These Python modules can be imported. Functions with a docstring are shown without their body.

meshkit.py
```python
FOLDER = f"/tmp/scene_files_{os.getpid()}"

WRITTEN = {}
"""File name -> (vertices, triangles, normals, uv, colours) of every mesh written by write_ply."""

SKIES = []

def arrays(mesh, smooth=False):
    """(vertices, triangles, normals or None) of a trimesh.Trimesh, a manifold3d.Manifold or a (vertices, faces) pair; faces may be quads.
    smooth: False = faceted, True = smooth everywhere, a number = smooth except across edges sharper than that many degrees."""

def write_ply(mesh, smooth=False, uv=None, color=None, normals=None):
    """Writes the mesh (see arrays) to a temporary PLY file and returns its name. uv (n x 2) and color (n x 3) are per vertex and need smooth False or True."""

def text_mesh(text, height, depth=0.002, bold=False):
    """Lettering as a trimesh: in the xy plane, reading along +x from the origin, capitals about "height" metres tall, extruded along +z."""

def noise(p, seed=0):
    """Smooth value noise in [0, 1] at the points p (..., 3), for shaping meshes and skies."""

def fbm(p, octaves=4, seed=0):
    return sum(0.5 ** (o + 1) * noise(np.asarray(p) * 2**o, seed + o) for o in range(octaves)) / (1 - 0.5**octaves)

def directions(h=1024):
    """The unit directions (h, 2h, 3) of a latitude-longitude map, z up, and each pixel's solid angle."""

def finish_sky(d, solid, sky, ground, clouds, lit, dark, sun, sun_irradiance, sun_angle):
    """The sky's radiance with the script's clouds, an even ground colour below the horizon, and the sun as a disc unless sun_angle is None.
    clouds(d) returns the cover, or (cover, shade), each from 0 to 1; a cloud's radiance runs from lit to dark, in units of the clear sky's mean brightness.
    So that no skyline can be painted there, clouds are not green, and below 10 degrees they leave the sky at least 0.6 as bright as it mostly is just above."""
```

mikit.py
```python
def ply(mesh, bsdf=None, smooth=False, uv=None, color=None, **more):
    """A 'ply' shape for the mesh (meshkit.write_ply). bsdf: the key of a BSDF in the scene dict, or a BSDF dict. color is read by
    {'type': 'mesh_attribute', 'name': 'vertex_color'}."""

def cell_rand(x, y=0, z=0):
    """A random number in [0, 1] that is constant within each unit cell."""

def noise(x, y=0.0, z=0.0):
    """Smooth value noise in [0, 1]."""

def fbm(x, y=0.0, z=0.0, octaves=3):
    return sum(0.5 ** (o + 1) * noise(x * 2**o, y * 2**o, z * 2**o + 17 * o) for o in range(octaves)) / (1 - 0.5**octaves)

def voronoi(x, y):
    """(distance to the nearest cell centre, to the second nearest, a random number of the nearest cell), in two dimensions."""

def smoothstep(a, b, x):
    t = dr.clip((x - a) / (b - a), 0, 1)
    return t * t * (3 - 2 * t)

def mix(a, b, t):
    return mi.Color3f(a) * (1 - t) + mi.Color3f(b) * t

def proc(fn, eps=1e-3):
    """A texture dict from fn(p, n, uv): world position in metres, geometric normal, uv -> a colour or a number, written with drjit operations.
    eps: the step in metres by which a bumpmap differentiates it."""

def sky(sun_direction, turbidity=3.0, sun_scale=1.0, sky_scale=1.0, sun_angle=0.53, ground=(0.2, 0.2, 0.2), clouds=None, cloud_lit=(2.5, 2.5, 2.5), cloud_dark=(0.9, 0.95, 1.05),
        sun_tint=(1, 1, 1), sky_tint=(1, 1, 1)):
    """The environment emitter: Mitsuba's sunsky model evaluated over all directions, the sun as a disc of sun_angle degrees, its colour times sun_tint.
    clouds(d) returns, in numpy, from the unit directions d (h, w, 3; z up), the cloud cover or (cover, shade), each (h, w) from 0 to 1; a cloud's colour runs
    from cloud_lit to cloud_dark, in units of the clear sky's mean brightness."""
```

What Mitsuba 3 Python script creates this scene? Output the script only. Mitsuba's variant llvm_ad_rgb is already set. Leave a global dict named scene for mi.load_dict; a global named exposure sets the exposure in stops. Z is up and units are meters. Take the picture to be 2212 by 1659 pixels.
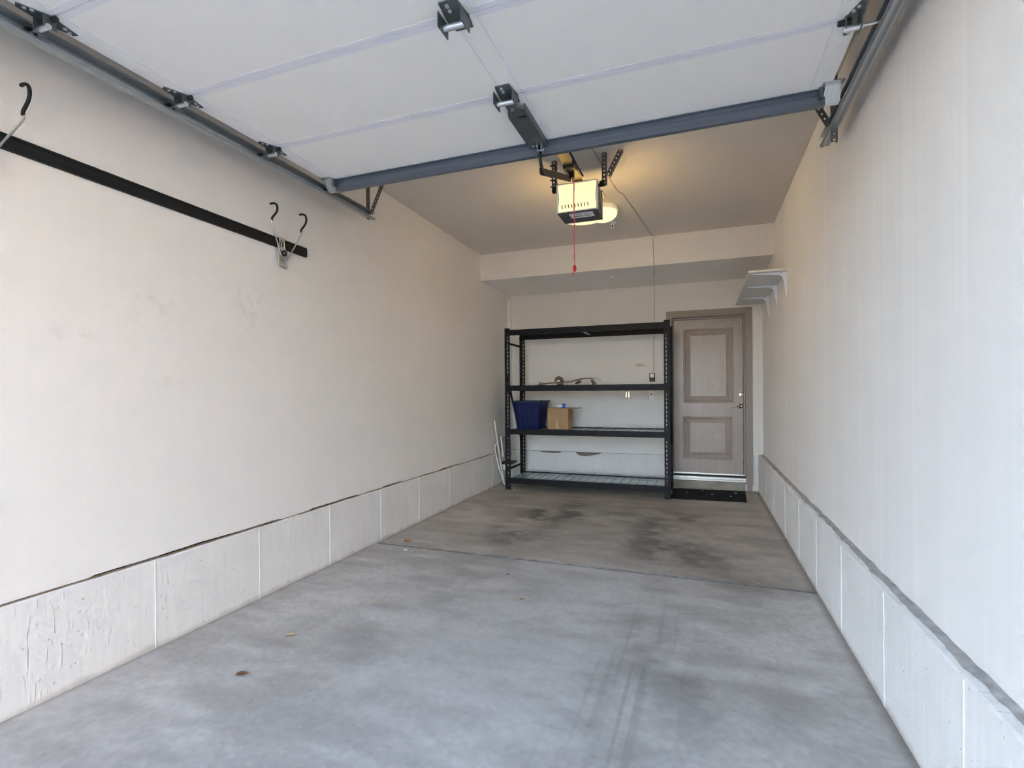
import math, random
import numpy as np, trimesh, mitsuba as mi, drjit as dr, mikit, meshkit
import manifold3d as m3
from shapely.geometry import Polygon, Point, LineString, box as sbox
from mikit import noise, fbm, voronoi, smoothstep, mix, cell_rand

random.seed(7)
RNG = np.random.default_rng(7)
scene, labels = {}, {}
T = mi.ScalarTransform4f

# ------------------------------------------------------------------ camera, sky, exposure
CAM_H, YAW, ROLL, FOC = 1.25, 0.35497, 0.0062, 1097.0
fw = np.array([-math.sin(YAW), math.cos(YAW), 0.0])
rt = np.array([math.cos(YAW), math.sin(YAW), 0.0])
cam_up = ROLL * rt + np.array([0, 0, 1.0])
scene['camera'] = {
    'type': 'perspective', 'fov_axis': 'x', 'fov': 2 * math.degrees(math.atan(1106 / FOC)),
    'principal_point_offset_y': -21.0 / 1659.0, 'near_clip': 0.02, 'far_clip': 500.0,
    'to_world': T().look_at(origin=[0, 0, CAM_H], target=[fw[0], fw[1], CAM_H], up=cam_up.tolist()),
}
SKY = dict(sun_direction=(-0.55, 0.50, 0.62), turbidity=4.0, sun_scale=0.25, sky_scale=1.0, ground=(0.3, 0.29, 0.28), sky_tint=(1.20, 1.02, 0.87))
scene['sky'] = mikit.sky(**SKY)
exposure = 5.92
OPENER_FRONT = (0.0200, 0.0162, 0.0078)      # radiance of the opener's front lens
OPENER_REAR = (0.80, 0.52, 0.19)      # rear lens, turned to the back of the garage
DOME = (0.026, 0.0216, 0.0095)


# ------------------------------------------------------------------ helpers
def cat(*ms):
    ms = [x for m in ms for x in (m if isinstance(m, (list, tuple)) else [m])]
    return trimesh.util.concatenate(ms) if len(ms) > 1 else ms[0]


def bx(x0, x1, y0, y1, z0, z1, b=0.0):
    """box with chamfered edges"""
    if b <= 0:
        m = trimesh.creation.box((x1 - x0, y1 - y0, z1 - z0))
        m.apply_translation(((x0 + x1) / 2, (y0 + y1) / 2, (z0 + z1) / 2))
        return m
    pts = []
    for x, dx in ((x0, 1), (x1, -1)):
        for y, dy in ((y0, 1), (y1, -1)):
            for z, dz in ((z0, 1), (z1, -1)):
                pts += [(x, y + dy * b, z + dz * b), (x + dx * b, y, z + dz * b), (x + dx * b, y + dy * b, z)]
    return trimesh.convex.convex_hull(np.array(pts))


def frame_of(t):
    t = t / np.linalg.norm(t)
    a = np.array([0, 0, 1.0]) if abs(t[2]) < 0.9 else np.array([1.0, 0, 0])
    u = np.cross(t, a); u /= np.linalg.norm(u)
    return t, u, np.cross(t, u)


def tube(pts, r, n=10, caps=True, closed=False):
    """round tube through the points with a parallel-transported frame"""
    P = np.array(pts, float)
    k = len(P)
    tan = np.zeros_like(P)
    for i in range(k):
        a = P[(i - 1) % k] if (closed or i > 0) else P[i]
        b = P[(i + 1) % k] if (closed or i < k - 1) else P[i]
        tan[i] = (b - a) / max(np.linalg.norm(b - a), 1e-9)
    _, u, _ = frame_of(tan[0])
    rr = np.full(k, r) if np.isscalar(r) else np.array(r)
    V = []
    for i in range(k):
        u = u - tan[i] * (u @ tan[i]); u /= np.linalg.norm(u)
        v = np.cross(tan[i], u)
        ang = np.arange(n) * 2 * np.pi / n
        V.append(P[i] + rr[i] * (np.cos(ang)[:, None] * u + np.sin(ang)[:, None] * v))
    V = np.vstack(V); Fc = []
    for i in range(k if closed else k - 1):
        a, b = i * n, ((i + 1) % k) * n
        for j in range(n):
            q = (j + 1) % n
            Fc += [(a + j, a + q, b + q), (a + j, b + q, b + j)]
    if caps and not closed:
        V = np.vstack([V, P[0], P[-1]])
        for j in range(n):
            q = (j + 1) % n
            Fc += [(len(V) - 2, q, j), (len(V) - 1, (k - 1) * n + j, (k - 1) * n + q)]
    return trimesh.Trimesh(V, np.array(Fc), process=False)


def smooth_path(pts, n=6):
    """Catmull-Rom through the points"""
    P = np.array(pts, float)
    Q = np.vstack([2 * P[0] - P[1], P, 2 * P[-1] - P[-2]])
    out = []
    for i in range(1, len(Q) - 2):
        for t in np.arange(n) / n:
            out.append(0.5 * (2 * Q[i] + (Q[i + 1] - Q[i - 1]) * t + (2 * Q[i - 1] - 5 * Q[i] + 4 * Q[i + 1] - Q[i + 2]) * t * t
                              + (3 * Q[i] - Q[i - 1] - 3 * Q[i + 1] + Q[i + 2]) * t ** 3))
    return np.array(out + [P[-1]])


def extrude(poly, h):
    ms = [trimesh.creation.extrude_polygon(g, h, engine='earcut') for g in getattr(poly, 'geoms', [poly])]
    return cat(ms)


def placed(m, origin, ex, ey, ez):
    """mesh coords (a,b,c) -> origin + a ex + b ey + c ez"""
    m = m.copy()
    M = np.stack([ex, ey, ez], 1).astype(float)
    v = np.asarray(m.vertices) @ M.T + np.asarray(origin, float)
    f = np.asarray(m.faces)
    if np.linalg.det(M) < 0:
        f = f[:, ::-1]
    return trimesh.Trimesh(v, f, process=False)


def prism(poly, plane, a, b):
    """polygon in plane 'xz','yz','xy' extruded from a to b along the other axis"""
    m = extrude(poly, b - a)
    if plane == 'xz':
        return placed(m, (0, a, 0), (1, 0, 0), (0, 0, 1), (0, 1, 0))
    if plane == 'yz':
        return placed(m, (a, 0, 0), (0, 1, 0), (0, 0, 1), (1, 0, 0))
    return placed(m, (0, 0, a), (1, 0, 0), (0, 1, 0), (0, 0, 1))


def lathe(profile, n=32, center=(0, 0, 0), axis='z'):
    m = trimesh.creation.revolve(np.array(profile, float), sections=n)
    ax = {'z': ((1, 0, 0), (0, 1, 0), (0, 0, 1)), '-z': ((1, 0, 0), (0, -1, 0), (0, 0, -1)), 'x': ((0, 1, 0), (0, 0, 1), (1, 0, 0)),
          '-x': ((0, 0, 1), (0, 1, 0), (-1, 0, 0)), 'y': ((0, 0, 1), (1, 0, 0), (0, 1, 0)), '-y': ((1, 0, 0), (0, 0, 1), (0, -1, 0))}[axis]
    return placed(m, center, *ax)


def lathe_dir(profile, center, d, n=20):
    t, u, v = frame_of(np.array(d, float))
    return placed(trimesh.creation.revolve(np.array(profile, float), sections=n), center, u, -v, t)


def cyl(p0, p1, r, n=14):
    return tube([p0, p1], r, n)


def to_man(m):
    return m3.Manifold(m3.Mesh(np.array(m.vertices, np.float32), np.array(m.faces, np.uint32)))


def diff(a, *bs):
    A = to_man(a)
    for b in bs:
        A = A - to_man(b)
    r = A.to_mesh()
    return trimesh.Trimesh(r.vert_properties[:, :3], r.tri_verts, process=False)


def key_for(name):
    k, i = name, 0
    while k in labels or any(s == k or s.startswith(k + '__') for s in scene):
        i += 1
        k = f'{name}_{i:03d}'
    return k


def part(parent, name, mesh, mat, smooth=False, label=None, **more):
    base = f'{parent}__{name}'
    k, i = base, 0
    while k in scene:
        i += 1
        k = f'{base}_{i:03d}'
    scene[k] = mikit.ply(mesh, mat, smooth=smooth, **more)
    if label:
        labels[k] = {'label': label}
    return k


def pack(*m):
    return list(m)


def parts(parent, name, meshes, mat, smooth=False, label=None):
    for m in meshes:
        part(parent, name, m, mat, smooth, label)


def thing(name, label, category, group=None):
    k = key_for(name)
    labels[k] = {'label': label, 'category': category}
    if group:
        labels[k]['group'] = group
    return k


def single(name, mesh, mat, label, category, group=None, smooth=False, kind=None):
    k = thing(name, label, category, group)
    scene[k] = mikit.ply(mesh, mat, smooth=smooth)
    if kind:
        labels[k]['kind'] = kind
    return k


def struct(name, mesh=None, mat=None, label=None, smooth=False):
    labels[name] = {'kind': 'structure'}
    if label:
        labels[name]['label'] = label
    if mesh is not None:
        scene[name] = mikit.ply(mesh, mat, smooth=smooth)
    return name


# ------------------------------------------------------------------ materials
def mat(name, color, rough=0.6, metallic=0.0, spec=0.4, bump=None, scale=1.0, eps=1e-3, **more):
    base = {'type': 'rgb', 'value': list(color)} if isinstance(color, (tuple, list)) else color
    b = {'type': 'principled', 'base_color': base, 'roughness': rough, 'metallic': metallic, **more}
    if metallic == 0:
        b['specular'] = spec
    if bump is not None:
        b = {'type': 'bumpmap', 'nested': b, 'arbitrary': mikit.proc(bump, eps), 'scale': scale}
    scene[name] = {'type': 'twosided', 'bsdf': b}
    return name


def blob(p, y0, z0, ry, rz, ax='y'):
    a = p.y if ax == 'y' else p.x
    return dr.exp(-(dr.square((a - y0) / ry) + dr.square((p.z - z0) / rz)))


def wall_color(p, n, uv):
    base = mix((0.785, 0.757, 0.722), (0.750, 0.722, 0.685), fbm(p.x * 1.3 + p.y * 1.1, p.z * 1.3, 2.0, 3))
    # faint vertical roller and drip streaks
    a = p.y + p.x * 1.7
    right_ = dr.select(p.x > 0.5, 1.0, 0.25)
    st = fbm(a * 22, p.z * 0.5, 5.0, 2)
    base = base * (1 + right_ * 0.05 * (st - 0.5))
    dripped = smoothstep(0.66, 0.78, noise(a * 38, p.z * 0.45 + 3)) * 0.03 * right_
    base = base * (1 + dripped)
    # scuffs on the left wall
    left = dr.select(p.x < -2.4, 1.0, 0.0)
    s = blob(p, 1.40, 1.52, 0.07, 0.03) + 0.6 * blob(p, 1.75, 1.70, 0.12, 0.10) + 0.6 * blob(p, 2.35, 1.80, 0.16, 0.14) + 0.45 * blob(p, 1.85, 1.35, 0.08, 0.06)
    s = s * smoothstep(0.42, 0.72, fbm(p.y * 34, p.z * 34, 1.0, 3)) * left
    base = mix(base, (0.36, 0.34, 0.31), dr.clip(s * 0.26, 0, 1))
    # thin scratches
    sc = smoothstep(0.93, 0.99, noise(p.y * 9 + p.z * 3, p.z * 60 - p.y * 40)) * smoothstep(0.6, 0.8, noise(p.y * 2, p.z * 2, 9))
    base = mix(base, (0.5, 0.47, 0.43), sc * 0.3)
    # unpainted patch and dirt on the back wall
    back = dr.select(p.y > 7.0, 1.0, 0.0)
    q = blob(p, -0.78, 1.632, 0.055, 0.022, 'x') + 0.9 * blob(p, -0.74, 1.622, 0.05, 0.012, 'x')
    base = mix(base, (0.47, 0.40, 0.29), smoothstep(0.45, 0.7, q + 0.25 * (noise(p.x * 60, p.z * 60) - 0.5)) * back * 0.75)
    # grime rubbed onto the left wall beside the rack
    g = smoothstep(6.0, 6.7, p.y) * blob(p, 6.6, 1.05, 0.5, 0.45) * left * (0.4 + 0.6 * fbm(p.y * 9, p.z * 5, 3.0, 3))
    base = mix(base, (0.26, 0.25, 0.25), dr.clip(g * 0.55, 0, 1))
    return base


mat('paint_wall', mikit.proc(wall_color), 0.62, spec=0.35,
    bump=lambda p, n, uv: 0.5 * fbm((p.x + p.y) * 60, p.z * 60, 3.0, 2), scale=0.0012)


def ceil_color(p, n, uv):
    return mix((0.62, 0.585, 0.54), (0.575, 0.54, 0.495), fbm(p.x * 1.6, p.y * 1.6, 7.0, 3))


mat('paint_ceiling', mikit.proc(ceil_color), 0.75, spec=0.25, bump=lambda p, n, uv: 0.5 * fbm(p.x * 70, p.y * 70, 3.0, 2), scale=0.0014)


def curb_color(p, n, uv):
    a = dr.select(p.y > 7.0, p.x, p.y)
    base = mix((0.755, 0.735, 0.705), (0.685, 0.665, 0.632), fbm(a * 3, p.z * 5, 1.0, 3))
    base = base * (0.97 + 0.06 * noise(a * 60, p.z * 6, 4))
    f, s, w = voronoi(a * 26, p.z * 26)
    f = f + 0.10 * (noise(a * 210, p.z * 160, 1) - 0.5)
    pit = (1 - smoothstep(0.03, 0.11, f)) * dr.select(w > 0.87, 1.0, 0.0)
    f2, s2, w2 = voronoi(a * 75, p.z * 75)
    pit2 = (1 - smoothstep(0.06, 0.2, f2)) * dr.select(w2 > 0.90, 1.0, 0.0)
    base = mix(base, (0.30, 0.275, 0.25), dr.clip(pit * 0.75 + pit2 * 0.5, 0, 1))
    dirt = (1 - smoothstep(0.0, 0.035, p.z + 0.02 * (noise(a * 14, 1, 2) - 0.5))) * 0.45
    return mix(base, (0.33, 0.27, 0.21), dirt)


def curb_bump(p, n, uv):
    a = dr.select(p.y > 7.0, p.x, p.y)
    drip = smoothstep(0.76, 0.90, noise(a * 120, p.z * 22 + 2)) * 1.3
    f, s, w = voronoi(a * 26, p.z * 26)
    pit = (1 - smoothstep(0.05, 0.18, f)) * dr.select(w > 0.80, 1.0, 0.0)
    return 0.8 * fbm(a * 50, p.z * 40, 2.0, 3) + drip - 1.5 * pit


mat('paint_concrete', mikit.proc(curb_color), 0.55, spec=0.4, bump=curb_bump, scale=0.0016)


def floor_color(p, n, uv):
    big = fbm(p.x * 1.1 + 5, p.y * 1.1, 1.0, 4)
    trow = fbm(p.x * 3.5 + 0.6 * fbm(p.x, p.y, 2.0, 2) * 4, p.y * 9, 3.0, 4)
    fine = fbm(p.x * 45, p.y * 45, 5.0, 3)
    base = mix((0.335, 0.315, 0.292), (0.49, 0.468, 0.44), smoothstep(0.25, 0.75, 0.45 * big + 0.55 * trow))
    base = base * (0.88 + 0.24 * fine)
    # tyre marks and oil
    def spot(x0, y0, rx, ry):
        return dr.exp(-(dr.square((p.x - x0) / rx) + dr.square((p.y - y0) / ry)))
    dark = spot(-1.55, 4.55, 0.30, 0.75) + 0.8 * spot(-1.35, 5.3, 0.35, 0.35) + spot(-0.25, 5.05, 0.33, 0.55) + 0.9 * spot(-0.35, 4.25, 0.36, 0.42) \
        + 0.55 * spot(0.0, 4.1, 0.25, 0.4) + 0.65 * spot(-0.25, 2.6, 0.22, 0.55) + 0.30 * spot(-1.55, 2.5, 0.40, 0.8) + 0.55 * spot(0.1, 2.2, 0.35, 0.45) + 0.25 * spot(-1.9, 2.4, 0.4, 0.6) + 0.45 * spot(-0.95, 5.3, 0.5, 0.5) + 0.22 * spot(-1.3, 3.1, 0.4, 0.5) + 0.4 * spot(0.3, 3.6, 0.3, 0.5)
    tex = fbm(p.x * 5 + 0.8 * trow, p.y * 4.5, 8.0, 4)
    base = mix(base, (0.085, 0.076, 0.070), dr.clip(dark * (0.15 + 1.0 * smoothstep(0.22, 0.78, tex)), 0, 1) * 0.74)
    streak = smoothstep(0.62, 0.8, noise(p.x * 40, p.y * 1.4, 3)) * spot(-0.28, 2.2, 0.22, 0.8)
    base = mix(base, (0.10, 0.095, 0.09), streak * 0.28)
    # paler band towards the opening, scattered specks
    pale = spot(-0.9, 2.2, 0.7, 0.9) + 0.5 * spot(-0.55, 3.4, 0.5, 0.5)
    base = mix(base, (0.42, 0.415, 0.41), dr.clip(pale * (0.3 + 0.7 * trow), 0, 1) * 0.5)
    f, s, w = voronoi(p.x * 9, p.y * 9)
    sp = (1 - smoothstep(0.01, 0.06, f + 0.05 * (noise(p.x * 160, p.y * 160) - 0.5))) * dr.select(w > 0.93, 1.0, 0.0)
    base = mix(base, (0.12, 0.10, 0.085), sp * 0.4)
    sp2 = (1 - smoothstep(0.015, 0.03, f)) * dr.select(w < 0.10, 1.0, 0.0)
    base = mix(base, (0.62, 0.60, 0.57), sp2 * 0.6)
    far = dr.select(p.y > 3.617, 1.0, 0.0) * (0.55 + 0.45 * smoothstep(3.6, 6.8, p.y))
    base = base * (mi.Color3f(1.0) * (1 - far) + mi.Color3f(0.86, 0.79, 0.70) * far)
    jn = 1 - smoothstep(0.008, 0.026, dr.abs(p.y - 3.617) + 0.008 * (noise(p.x * 30, 1, 5) - 0.5))
    base = mix(base, (0.12, 0.105, 0.09), jn * 0.85)
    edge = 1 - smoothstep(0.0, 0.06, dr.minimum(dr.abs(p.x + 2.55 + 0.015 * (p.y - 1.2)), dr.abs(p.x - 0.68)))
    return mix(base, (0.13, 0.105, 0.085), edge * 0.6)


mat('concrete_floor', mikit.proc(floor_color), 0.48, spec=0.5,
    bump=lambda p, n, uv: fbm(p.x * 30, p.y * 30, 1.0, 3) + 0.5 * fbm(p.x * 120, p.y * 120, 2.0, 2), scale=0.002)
mat('sill_concrete', mikit.proc(lambda p, n, uv: mix((0.26, 0.235, 0.19), (0.40, 0.375, 0.32), fbm(p.x * 9, p.z * 25, 2.0, 3))), 0.8, spec=0.2)
mat('dark_gap', (0.045, 0.032, 0.025), 0.9, spec=0.1)
mat('raw_concrete', mikit.proc(lambda p, n, uv: mix((0.22, 0.21, 0.20), (0.46, 0.44, 0.42), fbm(p.y * 30, p.x * 60, p.z * 30, 4))), 0.9, spec=0.2,
    bump=lambda p, n, uv: fbm(p.x * 60, p.y * 60, p.z * 60, 3), scale=0.006)
mat('ledge_dirt', mikit.proc(lambda p, n, uv: mix((0.13, 0.085, 0.055), (0.46, 0.37, 0.29), fbm(p.y * 26, p.x * 90, 2.0, 3))), 0.9, spec=0.1)
mat('torn_plaster', mikit.proc(lambda p, n, uv: mix((0.13, 0.11, 0.085), (0.30, 0.27, 0.22), fbm(p.x * 22, p.z * 40, 2.0, 3))), 0.9, spec=0.1)


def door_color(p, n, uv):
    g = fbm(p.x * 50, p.z * 3, 2.0, 2)
    base = mix((0.415, 0.347, 0.308), (0.37, 0.308, 0.272), g)
    sm = fbm(p.x * 9, p.z * 9, 4.0, 4)
    base = mix(base, (0.58, 0.51, 0.47), smoothstep(0.55, 0.85, sm) * 0.18)
    return base


mat('paint_door', mikit.proc(door_color), 0.30, spec=0.5, bump=lambda p, n, uv: fbm(p.x * 90, p.z * 5, 1.0, 2), scale=0.0006)
mat('paint_trim', (0.305, 0.255, 0.223), 0.42, spec=0.45)
mat('black_seal', (0.02, 0.02, 0.02), 0.7)
mat('satin_nickel', (0.62, 0.59, 0.54), 0.22, metallic=1.0)
mat('aluminium', (0.66, 0.65, 0.62), 0.38, metallic=0.9)


def galv(p, n, uv):
    f, s, w = voronoi(p.x * 45 + p.z * 30, p.y * 45 + p.z * 20)
    return mix((0.43, 0.46, 0.48), (0.48, 0.51, 0.53), w)


mat('galvanised', mikit.proc(galv), 0.38, metallic=0.85)
mat('galvanised_bright', (0.72, 0.76, 0.80), 0.28, metallic=0.9)
mat('galvanised_dark', mikit.proc(lambda p, n, uv: mix((0.095, 0.115, 0.12), (0.15, 0.17, 0.17), fbm(p.x * 18, p.y * 18, p.z * 18, 3))), 0.36, metallic=0.55)
mat('strut_steel', mikit.proc(lambda p, n, uv: mix((0.105, 0.13, 0.165), (0.19, 0.22, 0.265), fbm(p.x * 2.5, p.z * 60, p.y * 40, 4))), 0.40, metallic=0.55)
mat('perforated_steel', (0.16, 0.155, 0.15), 0.5, metallic=0.6)
mat('rail_steel_lamplit', (0.72, 0.47, 0.19), 0.36, metallic=0.6)  # the lamp's golden light on the rail is mixed into this colour
mat('black_metal', (0.010, 0.010, 0.011), 0.42, spec=0.5)
mat('black_plastic', (0.014, 0.014, 0.015), 0.45, spec=0.4)
mat('rail_plastic', mikit.proc(lambda p, n, uv: mi.Color3f(0.012) * (0.7 + 0.6 * fbm(p.y * 2, p.z * 40, 1.0, 2))), 0.55, spec=0.3)
mat('vinyl_black', (0.012, 0.012, 0.012), 0.6, spec=0.3)
mat('zinc_wire', (0.66, 0.65, 0.62), 0.25, metallic=1.0)


def door_skin(p, n, uv):
    return mix((0.885, 0.885, 0.865), (0.855, 0.855, 0.84), fbm(p.x * 1.4, p.y * 1.4, 2.0, 3))


mat('door_skin', mikit.proc(door_skin), 0.5, spec=0.35)
mat('door_stile', (0.78, 0.78, 0.845), 0.45, spec=0.4)
mat('opener_grey', (0.055, 0.052, 0.052), 0.45)
mat('opener_side', mikit.proc(lambda p, n, uv: mix((0.06, 0.055, 0.05), (0.24, 0.22, 0.20), smoothstep(0.45, 0.6, noise(p.y * 50, p.z * 28, 2)))), 0.5)
mat('opener_white', (0.74, 0.70, 0.66), 0.4)
mat('lens_plastic', (0.35, 0.33, 0.28), 0.4)
mat('slot_brown', (0.20, 0.11, 0.03), 0.6)
mat('sticker', (0.66, 0.65, 0.67), 0.5)
mat('print_dark', (0.10, 0.09, 0.11), 0.6)
mat('red_cord', (0.72, 0.09, 0.13), 0.6)
mat('red_plastic', (0.52, 0.012, 0.02), 0.35)
mat('white_plastic', (0.84, 0.83, 0.80), 0.4)
mat('white_enamel', (0.74, 0.76, 0.80), 0.35)
mat('shelf_board', (0.60, 0.595, 0.58), 0.45)
mat('shelf_edge', (0.76, 0.73, 0.62), 0.5)
mat('screw_dark', (0.04, 0.04, 0.04), 0.5, metallic=0.5)


def rack_color(p, n, uv):
    return mix((0.005, 0.0055, 0.007), (0.010, 0.011, 0.014), fbm(p.x * 14, p.y * 14, p.z * 14, 3))


mat('rack_black', mikit.proc(rack_color), 0.5, spec=0.2)
mat('rack_tie', (0.30, 0.29, 0.27), 0.4, metallic=0.5)
scene['liner'] = {'type': 'twosided', 'bsdf': {'type': 'principled', 'base_color': {'type': 'rgb', 'value': [0.23, 0.31, 0.32]}, 'roughness': 0.16, 'specular': 0.9, 'clearcoat': 0.6, 'clearcoat_gloss': 0.9}}
mat('liner_wire', (0.05, 0.06, 0.065), 0.4, metallic=0.4)
mat('tote_blue', (0.0018, 0.0085, 0.066), 0.42, spec=0.25)
mat('tote_rim', (0.008, 0.012, 0.045), 0.4)
mat('cardboard', mikit.proc(lambda p, n, uv: mix((0.36, 0.235, 0.125), (0.43, 0.285, 0.16), fbm(p.x * 20, p.z * 90, p.y * 20, 3))), 0.85, spec=0.15)
scene['tape'] = {'type': 'twosided', 'bsdf': {'type': 'principled', 'base_color': {'type': 'rgb', 'value': [0.50, 0.38, 0.24]}, 'roughness': 0.18, 'specular': 0.6}}
mat('paper_white', (0.78, 0.78, 0.77), 0.6)
mat('band_blue', (0.015, 0.13, 0.55), 0.45)
mat('brushed_nickel', (0.46, 0.41, 0.36), 0.17, metallic=1.0)
mat('bulb_face', (0.55, 0.50, 0.44), 0.3)
mat('almond_plate', (0.66, 0.62, 0.47), 0.35)


def mat_color(p, n, uv):
    f, s, w = voronoi(p.x * 30, p.y * 30)
    sp = (1 - smoothstep(0.05, 0.1, f)) * dr.select(w > 0.965, 1.0, 0.0)
    return mix((0.022, 0.021, 0.021), (0.5, 0.48, 0.45), sp)


mat('doormat', mikit.proc(mat_color), 0.9, spec=0.15)
mat('stool_white', (0.66, 0.64, 0.58), 0.4)
mat('stool_tread', mikit.proc(lambda p, n, uv: mix((0.40, 0.39, 0.36), (0.16, 0.155, 0.15), (1 - smoothstep(0.16, 0.26, dr.sqrt(dr.square(p.y * 28 - dr.round(p.y * 28)) + dr.square(p.z * 28 - dr.round(p.z * 28))))))), 0.6)
mat('leaf_tan', (0.36, 0.21, 0.09), 0.7)
mat('leaf_brown', (0.16, 0.075, 0.035), 0.7)
mat('leaf_yellow', (0.48, 0.36, 0.15), 0.7)
mat('chip_white', (0.70, 0.69, 0.67), 0.7)
mat('wire_grey', (0.36, 0.31, 0.26), 0.6)
mat('stucco', (0.72, 0.63, 0.52), 0.8)  # tuned warm for the light the added wing bounces in
mat('drive_concrete', mikit.proc(lambda p, n, uv: mix((0.165, 0.158, 0.148), (0.22, 0.21, 0.196), fbm(p.x * 0.6, p.y * 0.6, 2.0, 3))), 0.8)

# ------------------------------------------------------------------ room
SK = -0.017                                    # the left wall is slightly out of square


def wl(y):
    return -2.545 + SK * (y - 1.2)


def skew(m):
    m = m.copy()
    v = np.array(m.vertices)
    v[:, 0] += SK * (v[:, 1] - 1.2)
    return trimesh.Trimesh(v, m.faces, process=False)


XR, XRC = 0.737, 0.678                         # right wall, right curb face
YB, YF = 7.07, -0.20                           # back wall, inside of the front wall
ZC = 3.025                                     # ceiling
JY = 3.617                                     # control joint in the slab

# floor: two slabs with a recessed sawn joint
struct('floor', bx(-2.95, 0.95, YF - 0.2, YB + 0.2, -0.10, -0.030), 'dark_gap', 'grey stained concrete garage floor with a straight joint across it')


def slab(y0, y1):
    b = 0.007
    pts = [(y0 + b, 0), (y1 - b, 0), (y1 - 0.002, -0.003), (y1, -0.008), (y1, -0.035), (y0, -0.035), (y0, -0.008), (y0 + 0.002, -0.003)]
    return prism(Polygon(pts), 'yz', -2.93, 0.93)


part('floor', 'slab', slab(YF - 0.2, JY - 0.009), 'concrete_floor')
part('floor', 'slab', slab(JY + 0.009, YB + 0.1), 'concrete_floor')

# left wall: stud wall and sill behind, drywall with an uneven lower edge
struct('wall_left')
part('wall_left', 'framing', skew(bx(wl(1.2) - 0.25, wl(1.2) - 0.022, YF - 0.2, YB + 0.2, 0.0, ZC + 0.1)), 'dark_gap')
ys = np.arange(YF - 0.2, YB + 0.201, 0.02)
lowz = 0.4490 + 0.004 * (meshkit.fbm(np.stack([ys * 3, ys * 0, ys * 0], 1), 3, 3) - 0.5) * 2 + np.where(meshkit.noise(np.stack([ys * 4.5, ys * 0 + 3, ys * 0], 1), 5) > 0.62, -0.006, 0.0)
poly = Polygon([(a, b) for a, b in zip(ys, lowz)] + [(ys[-1], ZC + 0.1), (ys[0], ZC + 0.1)])
part('wall_left', 'drywall', skew(prism(poly, 'yz', wl(1.2) - 0.024, wl(1.2))), 'paint_wall')

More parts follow.
